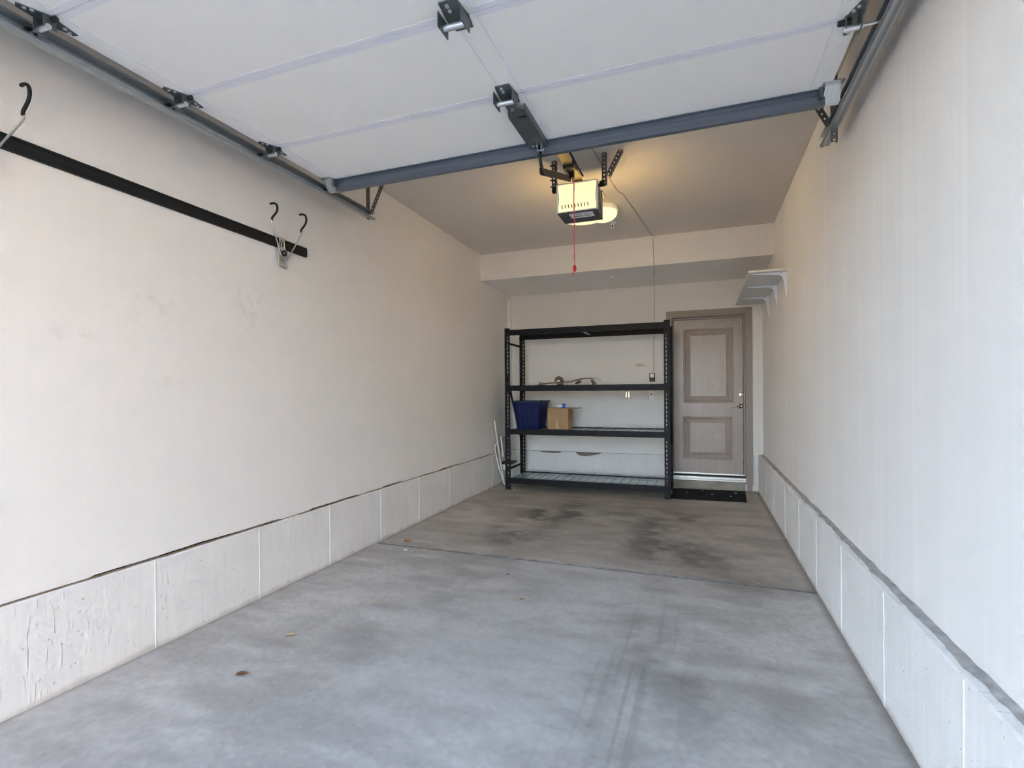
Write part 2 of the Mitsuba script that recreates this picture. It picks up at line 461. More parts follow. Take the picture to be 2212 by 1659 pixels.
struct('baseboard_left', None, None, 'white painted concrete curb along the foot of the left wall')
cf = wl(1.2) + 0.020
ctop = 0.438 + 0.004 * (meshkit.fbm(np.stack([ys * 6, ys * 0 + 7, ys * 0], 1), 3, 9) - 0.5) * 2


def curb_mesh(face, back, top, yy, sgn):
    """strip: face, chamfer, top; sgn +1 if the face looks to +x"""
    prof = [(face, -0.01), (face, -0.007), (face - sgn * 0.006, 0.0), (back, 0.0)]
    V = []
    for y, t in zip(yy, top):
        V += [(face, y, -0.01), (face, y, t - 0.007), (face - sgn * 0.006, y, t), (back, y, t)]
    V = np.array(V); Fq = []
    for i in range(len(yy) - 1):
        for j in range(3):
            a, b = 4 * i + j, 4 * (i + 1) + j
            Fq.append((a, b, b + 1, a + 1) if sgn < 0 else (a, a + 1, b + 1, b))
    Fq = np.array(Fq)
    return trimesh.Trimesh(V, np.vstack([Fq[:, [0, 1, 2]], Fq[:, [0, 2, 3]]]), process=False)


part('baseboard_left', 'curb', skew(curb_mesh(cf, wl(1.2) - 0.03, ctop, ys, 1)), 'paint_concrete')
V, Fq = [], []
for y, t in zip(ys, ctop):
    V += [(wl(1.2) - 0.028, y, t + 0.0014), (cf - 0.009, y, t + 0.0014), (cf - 0.0065, y, t + 0.0002)]
for i in range(len(ys) - 1):
    for j in range(2):
        a, b = 3 * i + j, 3 * (i + 1) + j
        Fq.append((a, a + 1, b + 1, b))
part('baseboard_left', 'ledge', skew(trimesh.Trimesh(np.array(V), np.vstack([np.array(Fq)[:, [0, 1, 2]], np.array(Fq)[:, [0, 2, 3]]]), process=False)), 'ledge_dirt', label='thin dirty brown ledge')
for i, y in enumerate((1.095, 1.742, 2.385, 3.03, 3.68, 4.33, 4.985, 5.635, 6.26)):
    zs = np.linspace(0.0, 0.434, 18)
    wob = 0.0025 * (meshkit.noise(np.stack([zs * 9, zs * 0 + i, zs * 0], 1), 4) - 0.5) * 2
    part('baseboard_left', 'seam', skew(tube([(cf - 0.0005, y + w, z) for z, w in zip(zs, wob)], 0.0036, 6)), 'paint_concrete')

# right wall and its deeper curb with a rough top
struct('wall_right', bx(XR, XR + 0.2, YF - 0.2, YB + 0.2, -0.05, ZC + 0.1), 'paint_wall')
struct('baseboard_right', None, None, 'white painted concrete curb with a rough grey ledge along the right wall')
rtop = 0.458 + 0.007 * (meshkit.fbm(np.stack([ys * 8, ys * 0 + 2, ys * 0], 1), 4, 12) - 0.5) * 2
part('baseboard_right', 'curb', curb_mesh(XRC, XR + 0.02, rtop, ys, -1), 'paint_concrete')
nz = meshkit.fbm(np.stack([ys * 14, ys * 0 + 6, ys * 0], 1), 4, 21)
V, Fq = [], []
for y, t, q in zip(ys, rtop, nz):
    V += [(XRC + 0.018 + 0.022 * q, y, t + 0.001), (XRC + 0.036 + 0.010 * q, y, t + 0.005), (XR + 0.004, y, t + 0.010)]
for i in range(len(ys) - 1):
    for j in range(2):
        a, b = 3 * i + j, 3 * (i + 1) + j
        Fq.append((a, a + 1, b + 1, b))
part('baseboard_right', 'ledge', (np.array(V), np.array(Fq)), 'raw_concrete', label='rough bare grey concrete ledge')
for i, y in enumerate((1.75, 2.40, 3.05, 3.65, 4.25, 4.90, 5.57, 6.25)):
    zs = np.linspace(0.0, 0.452, 18)
    wob = 0.0025 * (meshkit.noise(np.stack([zs * 9, zs * 0 + i + 20, zs * 0], 1), 4) - 0.5) * 2
    part('baseboard_right', 'seam', tube([(XRC + 0.0005, y + w, z) for z, w in zip(zs, wob)], 0.0036, 6), 'paint_concrete')

# back wall with the door recess
DX0, DX1, DZ0, DZ1 = -0.375, 0.560, 0.085, 2.262
wb = diff(bx(-2.95, 0.95, YB, YB + 0.25, -0.05, ZC + 0.1), bx(DX0, DX1, YB - 0.05, YB + 0.20, DZ0, DZ1))
struct('wall_back', wb, 'paint_wall')
struct('baseboard_back', None, None, 'white painted concrete curb along the foot of the back wall')
xs = np.arange(-2.70, -0.42, 0.02)
ztop = 0.418 + 0.002 * (meshkit.fbm(np.stack([xs * 5, xs * 0, xs * 0], 1), 3, 31) - 0.5)
ztop2 = ztop.copy()
for (a, b, d) in ((-2.31, -1.87, 0.010), (-1.655, -1.29, 0.055)):   # broken-out places
    t = np.clip((xs - a) / (b - a), 0, 1)
    prof = (np.sin(np.pi * t ** 0.6) ** 0.7 if d > 0.02 else t ** 0.5 * (t < 0.98)) * ((t > 0) & (t < 1))
    ztop2 = ztop2 - d * np.nan_to_num(prof) * (1 if d < 0.02 else 0.95) - (0.014 * ((t > 0.3) & (t < 0.97)) if d < 0.02 else 0)
part('baseboard_back', 'curb', prism(Polygon([(a, b) for a, b in zip(xs, ztop2)] + [(xs[-1], -0.02), (xs[0], -0.02)]), 'xz', YB - 0.016, YB + 0.01), 'paint_concrete')
part('baseboard_back', 'curb', cat(bx(0.63, XR + 0.02, YB - 0.020, YB + 0.01, -0.02, 0.447, 0.004)), 'paint_concrete')
part('baseboard_back', 'broken_plaster', bx(-2.66, -0.43, YB - 0.006, YB + 0.004, 0.33, 0.421), 'torn_plaster', label='brown strip of broken plaster')
for x in (-1.95, -1.298, -0.66):
    part('baseboard_back', 'seam', tube([(x, YB - 0.0155, z) for z in np.linspace(0, 0.35 if x != -1.298 else 0.33, 9)], 0.0028, 6), 'paint_concrete')

# front wall with the vehicle opening (behind the camera)
OX0, OX1, OZ = -2.28, 0.56, 2.62
struct('wall_front', cat(bx(-2.95, OX0, YF - 0.2, YF, -0.05, ZC + 0.1), bx(OX1, 0.95, YF - 0.2, YF, -0.05, ZC + 0.1), bx(OX0, OX1, YF - 0.2, YF, OZ, ZC + 0.1)), 'paint_wall')
struct('added_shade_storey', bx(-9, 9, YF - 0.2, YB, ZC + 0.26, 7.0), 'stucco')  # unseen block added to shade the driveway and weaken its bounce
struct('ceiling', bx(-2.95, 0.95, YF - 0.2, YB + 0.25, ZC, ZC + 0.25), 'paint_ceiling')
BY, BZ = 5.95, 2.692
struct('ceiling_soffit', bx(-2.75, XR + 0.05, BY, YB + 0.02, BZ, ZC + 0.02, 0.004), 'paint_wall', 'boxed soffit beam across the back of the ceiling')
struct('driveway', bx(-30, 30, -40, YF - 0.2, -0.2, -0.02), 'drive_concrete')
struct('added_bounce_wing', bx(9, 16, -24, -5, -0.1, 7.0), 'stucco')  # unseen block added to bounce warm sunlight onto the left wall

# ------------------------------------------------------------------ door to the house
struct('door_1', None, None, 'taupe two-panel door in the back wall')
SY = YB + 0.110                                # face of the slab
sl = bx(DX0 + 0.022, DX1 - 0.022, SY, SY + 0.045, 0.185, 2.238, 0.002)
PAN = ((-0.205, 0.402, 1.118, 2.090), (-0.214, 0.385, 0.375, 0.932))


def rect(x0, x1, z0, z1):
    return sbox(x0, z0, x1, z1)


sl = diff(sl, *[bx(a + 0.012, b - 0.012, SY - 0.02, SY + 0.012, c + 0.012, d - 0.012) for a, b, c, d in PAN])
part('door_1', 'slab', sl, 'paint_door')


def ring_profile(x0, x1, z0, z1, prof, y):
    """mitred moulding: prof = list of (inset, height out of the face)"""
    V, Fq = [], []
    for ins, hgt in prof:
        V += [(x0 + ins, y - hgt, z0 + ins), (x1 - ins, y - hgt, z0 + ins), (x1 - ins, y - hgt, z1 - ins), (x0 + ins, y - hgt, z1 - ins)]
    for i in range(len(prof) - 1):
        for j in range(4):
            a, b = 4 * i + j, 4 * i + (j + 1) % 4
            Fq.append((a, b, b + 4, a + 4))
    return np.array(V, float), np.array(Fq)


for a, b, c, d in PAN:
    part('door_1', 'panel_moulding', ring_profile(a, b, c, d, [(-0.006, -0.001), (-0.002, 0.009), (0.010, 0.011), (0.020, 0.006), (0.026, -0.006), (0.040, -0.011)], SY), 'paint_door')
    v, f = ring_profile(a + 0.036, b - 0.036, c + 0.036, d - 0.036, [(0.0, -0.0115), (0.045, 0.001), (0.050, 0.002)], SY)
    k = len(v)
    f = np.vstack([f, [[k - 4, k - 3, k - 2, k - 1]]])
    part('door_1', 'raised_panel', (v, f), 'paint_door')
# jamb with stop, casing
part('door_1', 'jamb', cat(bx(DX0, DX0 + 0.02, YB - 0.004, YB + 0.19, DZ0, DZ1), bx(DX1 - 0.02, DX1, YB - 0.004, YB + 0.19, DZ0, DZ1), bx(DX0, DX1, YB - 0.004, YB + 0.19, DZ1 - 0.02, DZ1),
                           bx(DX0 + 0.02, DX0 + 0.040, YB + 0.070, YB + 0.108, 0.19, DZ1 - 0.02), bx(DX1 - 0.040, DX1 - 0.02, YB + 0.070, YB + 0.108, 0.19, DZ1 - 0.02),
                           bx(DX0 + 0.02, DX1 - 0.02, YB + 0.070, YB + 0.108, DZ1 - 0.044, DZ1 - 0.02)), 'paint_trim')
part('door_1', 'seal', cat(bx(DX1 - 0.043, DX1 - 0.037, YB + 0.095, YB + 0.111, 0.19, DZ1 - 0.03), bx(DX0 + 0.037, DX0 + 0.043, YB + 0.095, YB + 0.111, 0.19, DZ1 - 0.03)), 'black_seal')
CW = 0.072
cx0, cx1, cz1 = DX0 + 0.008 - CW + 0.02, DX1 - 0.008 + CW - 0.004, DZ1 - 0.006 + CW


def casing(poly3, d):
    return prism(Polygon(poly3), 'xz', YB - d, YB + 0.001)


ix0, ix1, iz1 = cx0 + CW - 0.004, cx1 - CW, cz1 - CW
for pl in ([(ix1, 0.07), (cx1, 0.07), (cx1, cz1), (ix1, iz1)], [(cx0, cz1), (cx1, cz1), (ix1, iz1), (ix0, iz1)], [(cx0, 0.07), (ix0, 0.07), (ix0, iz1), (cx0, cz1)]):
    P = Polygon(pl)
    part('door_1', 'casing', cat(casing(pl, 0.014), prism(P.intersection(sbox(ix0 - 0.5, 0, ix1 + 0.018, iz1 + 0.018).difference(sbox(ix0, -1, ix1, iz1)).union(sbox(ix0 - 0.018, 0, ix0, iz1))).buffer(0), 'xz', YB - 0.019, YB - 0.013) if False else prism(P.buffer(-0.012), 'xz', YB - 0.019, YB - 0.012)), 'paint_trim')
part('door_1', 'casing_foot', cat(bx(ix1 + 0.005, cx1 - 0.008, YB - 0.012, YB, 0.0, 0.068), bx(DX1 - 0.02, DX1 - 0.004, YB + 0.0, YB + 0.05, -0.0, 0.09)), 'paint_trim')
# sweep, threshold, sill
part('door_1', 'sweep', cat(bx(DX0 + 0.024, DX1 - 0.024, SY - 0.010, SY + 0.001, 0.168, 0.192, 0.002)), 'aluminium', label='bright metal door sweep')
part('door_1', 'sweep_seal', bx(DX0 + 0.024, DX1 - 0.024, SY - 0.004, SY + 0.03, 0.148, 0.169), 'black_seal')
part('door_1', 'threshold', cat(bx(DX0 + 0.002, DX1 - 0.002, YB + 0.005, YB + 0.165, 0.100, 0.124, 0.003), bx(DX0 + 0.002, DX1 - 0.002, YB + 0.045, YB + 0.165, 0.122, 0.150, 0.003)), 'aluminium', label='ridged aluminium threshold')
part('door_1', 'sill', bx(DX0 + 0.002, DX1 - 0.03, YB - 0.012, YB + 0.05, -0.01, 0.099, 0.004), 'sill_concrete')
# lever and deadbolt
hx = 0.492
k = part('door_1', 'lever_handle', cat(lathe([(0, 0), (0.032, 0), (0.031, 0.008), (0.022, 0.013), (0.012, 0.018), (0.011, 0.045), (0, 0.045)], 28, (hx, SY, 1.073), '-y'),
     tube(smooth_path([(hx, SY - 0.043, 1.073), (hx - 0.03, SY - 0.047, 1.076), (hx - 0.07, SY - 0.046, 1.074), (hx - 0.110, SY - 0.040, 1.066)], 5), [0.011] * 6 + [0.0095] * 5 + [0.0085] * 5, 12)),
     'satin_nickel', 40, 'satin nickel lever handle')
part('door_1', 'deadbolt', cat(lathe([(0, 0), (0.030, 0), (0.030, 0.006), (0.024, 0.014), (0.014, 0.016), (0, 0.016)], 28, (hx, SY, 1.220), '-y'), bx(hx - 0.004, hx + 0.004, SY - 0.030, SY - 0.014, 1.206, 1.234, 0.002)), 'satin_nickel', 40, 'satin nickel deadbolt')
part('door_1', 'strike_plate', cat(bx(DX1 - 0.036, DX1 - 0.0335, YB + 0.012, YB + 0.050, 1.195, 1.245), bx(DX1 - 0.036, DX1 - 0.0335, YB + 0.012, YB + 0.050, 1.045, 1.100)), 'satin_nickel')

# ------------------------------------------------------------------ overhead garage door
GX0, GX1, GZ, GTH = -2.305, 0.575, 2.662, 0.045       # door edges, underside height, thickness
GTOP, SEC = 2.785, 0.535
gd = thing('garage_door', 'white sectional overhead garage door, raised flat under the ceiling', 'garage door')
for i in range(4):
    y1 = GTOP - i * SEC - (0.002 if i else 0)
    y0 = GTOP - (i + 1) * SEC + 0.002
    s = part(gd, 'section', bx(GX0, GX1, y0, y1, GZ, GZ + GTH, 0.004), 'door_skin')
    for a, b in ((GX0, GX0 + 0.082), (-0.862, -0.780), (GX1 - 0.082, GX1)):
        part(s, 'stile', bx(a, b, y0 + 0.004, y1 - 0.004, GZ - 0.0018, GZ + 0.001, 0.0008), 'door_skin')
    part(s, 'edge_strip', cat(bx(GX0, GX1, y0 + 0.001, y0 + 0.024, GZ - 0.0016, GZ + 0.001, 0.0007), bx(GX0, GX1, y1 - 0.024, y1 - 0.001, GZ - 0.0016, GZ + 0.001, 0.0007)), 'door_stile')
    for a, w in ((GX0 + 0.084, 1), (-0.776, 1), (GX1 - 0.088, 1), (-0.868, 1)):
        part(s, 'seam_line', bx(a, a + 0.006, y0 + 0.02, y1 - 0.02, GZ - 0.0022, GZ + 0.001, 0.0008), 'door_stile')
# last section, bending down into the opening
cyc, R = GTOP - 4 * SEC + 0.0, 0.33
arc = [(cyc - R * math.sin(t), GZ + GTH / 2 - R * (1 - math.cos(t))) for t in np.linspace(0.06, 1.1, 8)]
part(gd, 'section', prism(LineString(arc).buffer(GTH / 2, cap_style=2), 'yz', GX0, GX1), 'door_skin')
# reinforcing strut along the top edge
st_poly = LineString([(2.716, GZ - 0.003), (2.734, GZ - 0.003), (2.734, GZ - 0.024), (2.731, GZ - 0.027), (2.731, GZ - 0.073), (2.756, GZ - 0.073), (2.756, GZ - 0.060)]).buffer(0.0016, cap_style=2, join_style=2)
part(gd, 'strut', prism(st_poly, 'yz', GX0 + 0.068, GX1 - 0.022), 'strut_steel', label='blue-grey steel reinforcing strut')


def plate_poly(poly, z0, z1):
    return prism(poly, 'xy', z0, z1)


TX0, TX1, TZ = -2.350, 0.645, 2.590                  # track centres, underside


def side_hinge(yj, s):
    """end hinge with roller holder at a joint; s=+1 left edge, -1 right edge"""
    ex = GX0 if s > 0 else GX1
    def q(x): return ex + s * x
    leaf = Polygon([(q(0.0), yj - 0.085), (q(0.022), yj - 0.095), (q(0.050), yj - 0.03), (q(0.062), yj), (q(0.050), yj + 0.03), (q(0.036), yj + 0.092), (q(0.018), yj + 0.086), (q(0.0), yj + 0.02), (q(-0.004), yj - 0.02)])
    kk = part(gd, 'hinge', cat(plate_poly(leaf, GZ - 0.006, GZ - 0.002),
                               bx(*sorted((q(0.004), q(0.008))), yj - 0.035, yj + 0.012, GZ - 0.062, GZ - 0.004),
                               bx(*sorted((q(0.052), q(0.056))), yj - 0.030, yj + 0.012, GZ - 0.050, GZ - 0.004)), 'galvanised_dark')
    part(kk, 'roller_sleeve', cyl((q(-0.002), yj - 0.016, GZ - 0.048), (q(0.062), yj - 0.016, GZ - 0.048), 0.0105, 14), 'galvanised_bright', 40)
    part(kk, 'pivot', cyl((q(0.03), yj, GZ - 0.012), (q(0.075), yj, GZ - 0.012), 0.010, 12), 'screw_dark', 40)
    parts(kk, 'bolt', pack(*[lathe([(0, 0), (0.0075, 0), (0.007, 0.004), (0, 0.005)], 8, (q(a), yj + b, GZ - 0.006), '-z') for a, b in ((0.022, -0.07), (0.035, -0.052), (0.025, 0.07), (0.035, 0.05))]), 'galvanised_bright')
    roller(yj - 0.016, s, GZ - 0.048)


def roller(y, s, z):
    ex = GX0 if s > 0 else GX1
    tx = TX0 if s > 0 else TX1
    z = TZ + 0.026
    r = part(gd, 'roller', cat(lathe([(0.004, -0.007), (0.018, -0.007), (0.0215, -0.004), (0.0215, 0.004), (0.018, 0.007), (0.004, 0.007)], 20, (tx - s * 0.004, y, z), 'x')), 'black_plastic', 40)
    part(r, 'stem', cyl((tx - s * 0.008, y, z), (ex + s * 0.05, y, z), 0.0055, 10), 'galvanised_bright', 40)


for s in (1, -1):
    for j in (1, 2, 3):
        side_hinge(GTOP - j * SEC, s)
    ex = GX0 if s > 0 else GX1
    def q(x): return ex + s * x
    ex = ex if s > 0 else ex + 0.030
    # top fixture: base plate and sloping ribbed carrier
    yt = GTOP - 0.030
    V = lambda y, z: (y, z)
    slope = LineString([(yt - 0.075, GZ - 0.003), (yt - 0.06, GZ - 0.006), (yt + 0.006, GZ - 0.058), (yt + 0.022, GZ - 0.060)]).buffer(0.0018, cap_style=2)
    tf = part(gd, 'top_bracket', cat(prism(slope, 'yz', *sorted((q(-0.012), q(0.058)))), bx(*sorted((q(-0.016), q(0.072))), yt - 0.092, yt - 0.060, GZ - 0.005, GZ - 0.001)), 'galvanised_bright', label='shiny sloping roller bracket')
    for a in (0.002, 0.022, 0.042):
        part(tf, 'rib', prism(LineString([(yt - 0.058, GZ - 0.009), (yt + 0.004, GZ - 0.060)]).buffer(0.003, cap_style=2), 'yz', *sorted((q(a), q(a + 0.005)))), 'galvanised_bright')
    parts(tf, 'bolt', pack(*[lathe([(0, 0), (0.008, 0), (0.007, 0.005), (0, 0.006)], 8, (q(0.074), yt - 0.03 + i * 0.022, GZ - 0.03), 'x' if s > 0 else '-x') for i in range(2)], bx(*sorted((q(0.064), q(0.080))), yt - 0.055, yt - 0.02, GZ - 0.05, GZ - 0.003)), 'galvanised_dark')
    roller(yt + 0.012, s, TZ + 0.026)

# centre hinge and operator bracket on the centre stile
CXD = -0.842
for j in (1, 2, 3):
    yj = GTOP - j * SEC
    ch = part(gd, 'centre_hinge', cat(plate_poly(Polygon([(CXD - 0.035, yj - 0.09), (CXD + 0.035, yj - 0.09), (CXD + 0.045, yj), (CXD + 0.035, yj + 0.06), (CXD - 0.035, yj + 0.06), (CXD - 0.045, yj)]), GZ - 0.007, GZ - 0.002),
                                     bx(CXD - 0.056, CXD - 0.051, yj - 0.06, yj + 0.022, GZ - 0.062, GZ - 0.004, 0.002), bx(CXD + 0.036, CXD + 0.041, yj - 0.06, yj + 0.02, GZ - 0.060, GZ - 0.004, 0.002)), 'galvanised_dark')
    part(ch, 'barrel', cyl((CXD - 0.050, yj - 0.016, GZ - 0.044), (CXD + 0.036, yj - 0.016, GZ - 0.044), 0.0125, 16), 'galvanised_bright', 40)
    parts(ch, 'bolt', pack(*[lathe([(0, 0), (0.009, 0), (0.008, 0.005), (0, 0.006)], 8, (CXD - 0.01, yj - d, GZ - 0.007), '-z') for d in (0.045, 0.07)]), 'galvanised_bright')
yb0, yb1 = GTOP - SEC + 0.085, 2.722
ob_poly = Polygon([(CXD - 0.028, yb0 - 0.075), (CXD + 0.024, yb0 - 0.075), (CXD + 0.030, yb0 - 0.01), (CXD + 0.052, yb0), (CXD + 0.052, yb1), (CXD - 0.050, yb1), (CXD - 0.050, yb0 + 0.045), (CXD - 0.036, yb0 - 0.005), (CXD - 0.028, yb0 - 0.01)])
ob_poly = ob_poly.difference(sbox(CXD - 0.001, yb0 + 0.050, CXD + 0.040, yb0 + 0.070)).difference(sbox(CXD - 0.018, yb1 - 0.050, CXD + 0.006, yb1 - 0.038))
ob = part(gd, 'operator_bracket', cat(plate_poly(ob_poly, GZ - 0.034, GZ - 0.031), bx(CXD + 0.049, CXD + 0.052, yb0, yb1, GZ - 0.034, GZ - 0.002), bx(CXD - 0.050, CXD - 0.047, yb0 + 0.045, yb1, GZ - 0.034, GZ - 0.002)), 'galvanised_dark', label='dark steel channel where the opener arm bolts on')
parts(ob, 'bolt', pack(lathe([(0, 0), (0.009, 0), (0.008, 0.006), (0, 0.007)], 8, (CXD - 0.004, yb0 - 0.022, GZ - 0.034), '-z'), lathe([(0, 0), (0.006, 0), (0.005, 0.005), (0, 0.005)], 8, (CXD - 0.022, yb1 - 0.025, GZ - 0.034), '-z'),
                     lathe([(0, 0), (0.006, 0), (0.005, 0.005), (0, 0.005)], 8, (CXD - 0.004, yb1 - 0.025, GZ - 0.034), '-z')), 'galvanised_bright')
part(ob, 'clevis', cat(bx(CXD + 0.006, CXD + 0.010, yb1 - 0.05, yb1 + 0.004, GZ - 0.075, GZ - 0.032), bx(CXD + 0.028, CXD + 0.032, yb1 - 0.05, yb1 + 0.004, GZ - 0.075, GZ - 0.032), cyl((CXD + 0.0, yb1 - 0.018, GZ - 0.060), (CXD + 0.038, yb1 - 0.018, GZ - 0.060), 0.006)), 'galvanised_bright')


# ------------------------------------------------------------------ tracks
def perforated(length, w=0.032, t=0.0022, pitch=0.030, r=0.0062, off=0.011):
    """flat perforated strip: x across, y along from 0"""
    P = sbox(-w / 2, 0, w / 2, length)
    n = int((length - off) / pitch) + 1
    for i in range(n):
        if off + i * pitch < length - 0.006:
            P = P.difference(Point(0, off + i * pitch).buffer(r, 6))
    return extrude(P, t)


def angle_iron(p0, p1, across, out, w=0.032):
    """perforated L: one flange spans 'across', the other 'out'"""
    p0, p1 = np.array(p0, float), np.array(p1, float)
    L = np.linalg.norm(p1 - p0); d = (p1 - p0) / L
    a = np.array(across, float); a -= d * (a @ d); a /= np.linalg.norm(a)
    o = np.cross(d, a)
    if o @ np.array(out, float) < 0:
        o = -o
    m1 = placed(perforated(L, w), p0, a, d, o)
    m2 = placed(perforated(L, w), p0 - a * w / 2 + o * w / 2, o, d, a)
    return cat(m1, m2)


def sweep_yz(poly, path, flip):
    """polygon (a across +x if not flip, b inward normal) swept along a path in the yz plane"""
    ring = np.array(poly.exterior.coords)[:-1]
    V, Fq, n = [], [], len(ring)
    P = np.array(path, float)
    for i in range(len(P)):
        t = P[min(i + 1, len(P) - 1)] - P[max(i - 1, 0)]
        t /= np.linalg.norm(t)
        nn = np.array([-t[1], t[0]])
        for a, b in ring:
            q = P[i] + nn * b
            V.append((-a if flip else a, q[0], q[1]))
    for i in range(len(P) - 1):
        for j in range(n):
            k2 = (j + 1) % n
            Fq.append((i * n + j, i * n + k2, (i + 1) * n + k2, (i + 1) * n + j))
    m = trimesh.Trimesh(np.array(V), np.vstack([np.array(Fq)[:, [0, 1, 2]], np.array(Fq)[:, [0, 2, 3]]]), process=False)
    cap = extrude(poly, 1e-4)
    caps = []
    for e in (0, len(P) - 1):
        t = P[min(e + 1, len(P) - 1)] - P[max(e - 1, 0)]; t /= np.linalg.norm(t)
        nn = np.array([0, -t[1], t[0]])
        caps.append(placed(cap, (0, P[e][0], P[e][1]), (-1 if flip else 1, 0, 0), nn, (0, t[0], t[1])))
    return cat(m, *caps)


prof = LineString([(0.020, 0.014), (0.021, 0.006), (0.014, 0.001), (0.004, 0.001), (-0.006, 0.006), (-0.016, 0.003), (-0.024, 0.003), (-0.024, 0.052), (-0.018, 0.056), (0.018, 0.056), (0.022, 0.050)]).buffer(0.0011, 2, cap_style=2, join_style=2)


def track(name, tx, s, ytip, yhang, zlow, label):
    g = thing(name, label, 'garage door track', 'overhead door tracks')
    path = [(ytip, TZ), (0.55, TZ)] + [(0.55 - 0.36 * math.sin(t), TZ - 0.36 * (1 - math.cos(t))) for t in np.linspace(0.12, math.pi / 2, 8)] + [(0.19, 0.02)]
    m = sweep_yz(prof, path[::-1], s < 0)
    m.apply_translation((tx, 0, 0))
    part(g, 'channel', m, 'galvanised')
    part(g, 'back_angle', prism(LineString([(tx - s * 0.026, TZ + 0.008), (tx - s * 0.026, TZ + 0.062), (tx + s * 0.010, TZ + 0.062)]).buffer(0.0015, cap_style=2), 'xz', 0.75, ytip - 0.02), 'galvanised_dark')
    part(g, 'hanger', angle_iron((tx - s * 0.005, yhang, zlow), (tx - s * 0.005, yhang, ZC), (s, 0, 0), (0, 1, 0)), 'perforated_steel')
    top = tx + s * 0.215
    part(g, 'brace', angle_iron((tx + s * 0.016, yhang + 0.006, TZ + 0.03), (top, yhang + 0.006, ZC), (s, 0, -0.5), (0, 1, 0)), 'perforated_steel')
    parts(g, 'bolt', pack(*[lathe([(0, 0), (0.008, 0), (0.007, 0.005), (0, 0.006)], 8, (tx - s * 0.022, y, TZ + 0.034), 'x' if s > 0 else '-x') for y in (yhang, 2.62, 2.10)]), 'galvanised_bright')
    return g


track('door_track', TX0, 1, 3.295, 3.235, 2.585, 'galvanised overhead door track along the left wall')
track('door_track', TX1, -1, 3.205, 3.010, 2.528, 'galvanised overhead door track along the right wall')

# ------------------------------------------------------------------ opener
UX0, UX1, UY0, UZ0, UZ1 = -0.975, -0.678, 3.585, 2.563, 2.775
UXC = (UX0 + UX1) / 2
op = thing('garage_door_opener', 'ceiling-hung garage door opener with lit lens, dark underside and rail', 'garage door opener')
UY1 = UY0 + 0.250
part(op, 'housing', bx(UX0 + 0.004, UX1 - 0.004, UY0 + 0.022, UY1, UZ0, UZ1 - 0.01, 0.008), 'opener_side', label='dark steel housing')
bp_ = part(op, 'bottom_panel', bx(UX0 + 0.003, UX1 - 0.003, UY0 + 0.012, UY1 - 0.004, UZ0 - 0.004, UZ0 + 0.004, 0.002), 'opener_grey', label='dark grey underside')
stk = part(op, 'sticker', bx(-0.893, -0.720, UY0 + 0.040, UY0 + 0.142, UZ0 - 0.0052, UZ0 - 0.004), 'sticker', label='white service sticker')


def lens(y_face, sgn, belly, nx=22, nz=14):
    """bulging lens: rounded-rectangle grid. y_face at the rim, sgn -1 = towards the camera"""
    V, Fq = [], []
    for i in range(nx + 1):
        for j in range(nz + 1):
            u, v = i / nx * 2 - 1, j / nz * 2 - 1
            w = (UX1 - UX0) / 2 - 0.004 + (0.004 * (1 - v * v))
            pinch = 0.010 * (1 - v * v)                       # waisted sides
            x = UXC + u * ((UX1 - UX0) / 2 - 0.004 - pinch)
            z = (UZ0 + UZ1) / 2 + v * ((UZ1 - UZ0) / 2 - 0.004 - 0.004 * (1 - u * u))
            prof_ = (1 - abs(u) ** 5) * (1 - abs(v) ** 5)
            V.append((x, y_face + sgn * (0.012 + belly * prof_) if prof_ > 0 else y_face, z))
    for i in range(nx):
        for j in range(nz):
            a = i * (nz + 1) + j
            Fq.append((a, a + nz + 1, a + nz + 2, a + 1) if sgn < 0 else (a, a + 1, a + nz + 2, a + nz + 1))
    return np.array(V), np.array(Fq)


fl = part(op, 'front_lens', lens(UY0 + 0.018, -1, 0.012), 'lens_plastic', True, label='glowing cream lens at the front', emitter={'type': 'area', 'radiance': {'type': 'rgb', 'value': list(OPENER_FRONT)}})
part(op, 'lens_frame', cat(bx(UX0, UX1, UY0 + 0.012, UY0 + 0.026, UZ0 - 0.004, UZ0 + 0.010, 0.004), bx(UX0, UX1, UY0 + 0.012, UY0 + 0.030, UZ1 - 0.010, UZ1 + 0.002, 0.004),
                           bx(UX1 - 0.010, UX1 + 0.004, UY0 + 0.012, UY0 + 0.040, UZ0, UZ1, 0.004), bx(UX0 - 0.004, UX0 + 0.010, UY0 + 0.012, UY0 + 0.040, UZ0, UZ1, 0.004)), 'opener_white')
slots = []
for i in range(9):
    x = UX0 + 0.045 + i * 0.0235
    slots.append(placed(trimesh.creation.box((0.0055, 0.006, 0.024)), (x, UY0 - 0.0055, UZ0 + 0.036), (1, 0, 0), (0, 1, 0.25), (-0.15, -0.25, 1)))
parts(fl, 'vent_slot', slots, 'slot_brown')
part(fl, 'latch', cat(lathe([(0, 0), (0.010, 0), (0.010, 0.006), (0, 0.007)], 14, (UX1 + 0.0035, UY0 + 0.024, UZ1 - 0.040), 'x')), 'black_plastic')
nxr, nzr = 24, 20
RV, RI = [], {}
for i in range(nxr + 1):
    for j in range(nzr + 1):
        u, v = i / nxr * 2 - 1, j / nzr * 2 - 1
        pr_ = (1 - abs(u) ** 3) * (1 - max(v, 0) ** 4) * (1 - max(-v, 0) ** 14)
        RV.append((UXC + u * ((UX1 - UX0) / 2 - 0.004), UY1 - 0.004 + 0.012 * (pr_ > 0) + 0.120 * pr_, UZ0 - 0.004 + (v + 1) / 2 * (UZ1 - UZ0)))
RQ = [[], []]
for i in range(nxr):
    for j in range(nzr):
        a = i * (nzr + 1) + j
        RQ[0 if j >= 6 else 1].append((a, a + 1, a + nzr + 2, a + nzr + 1))
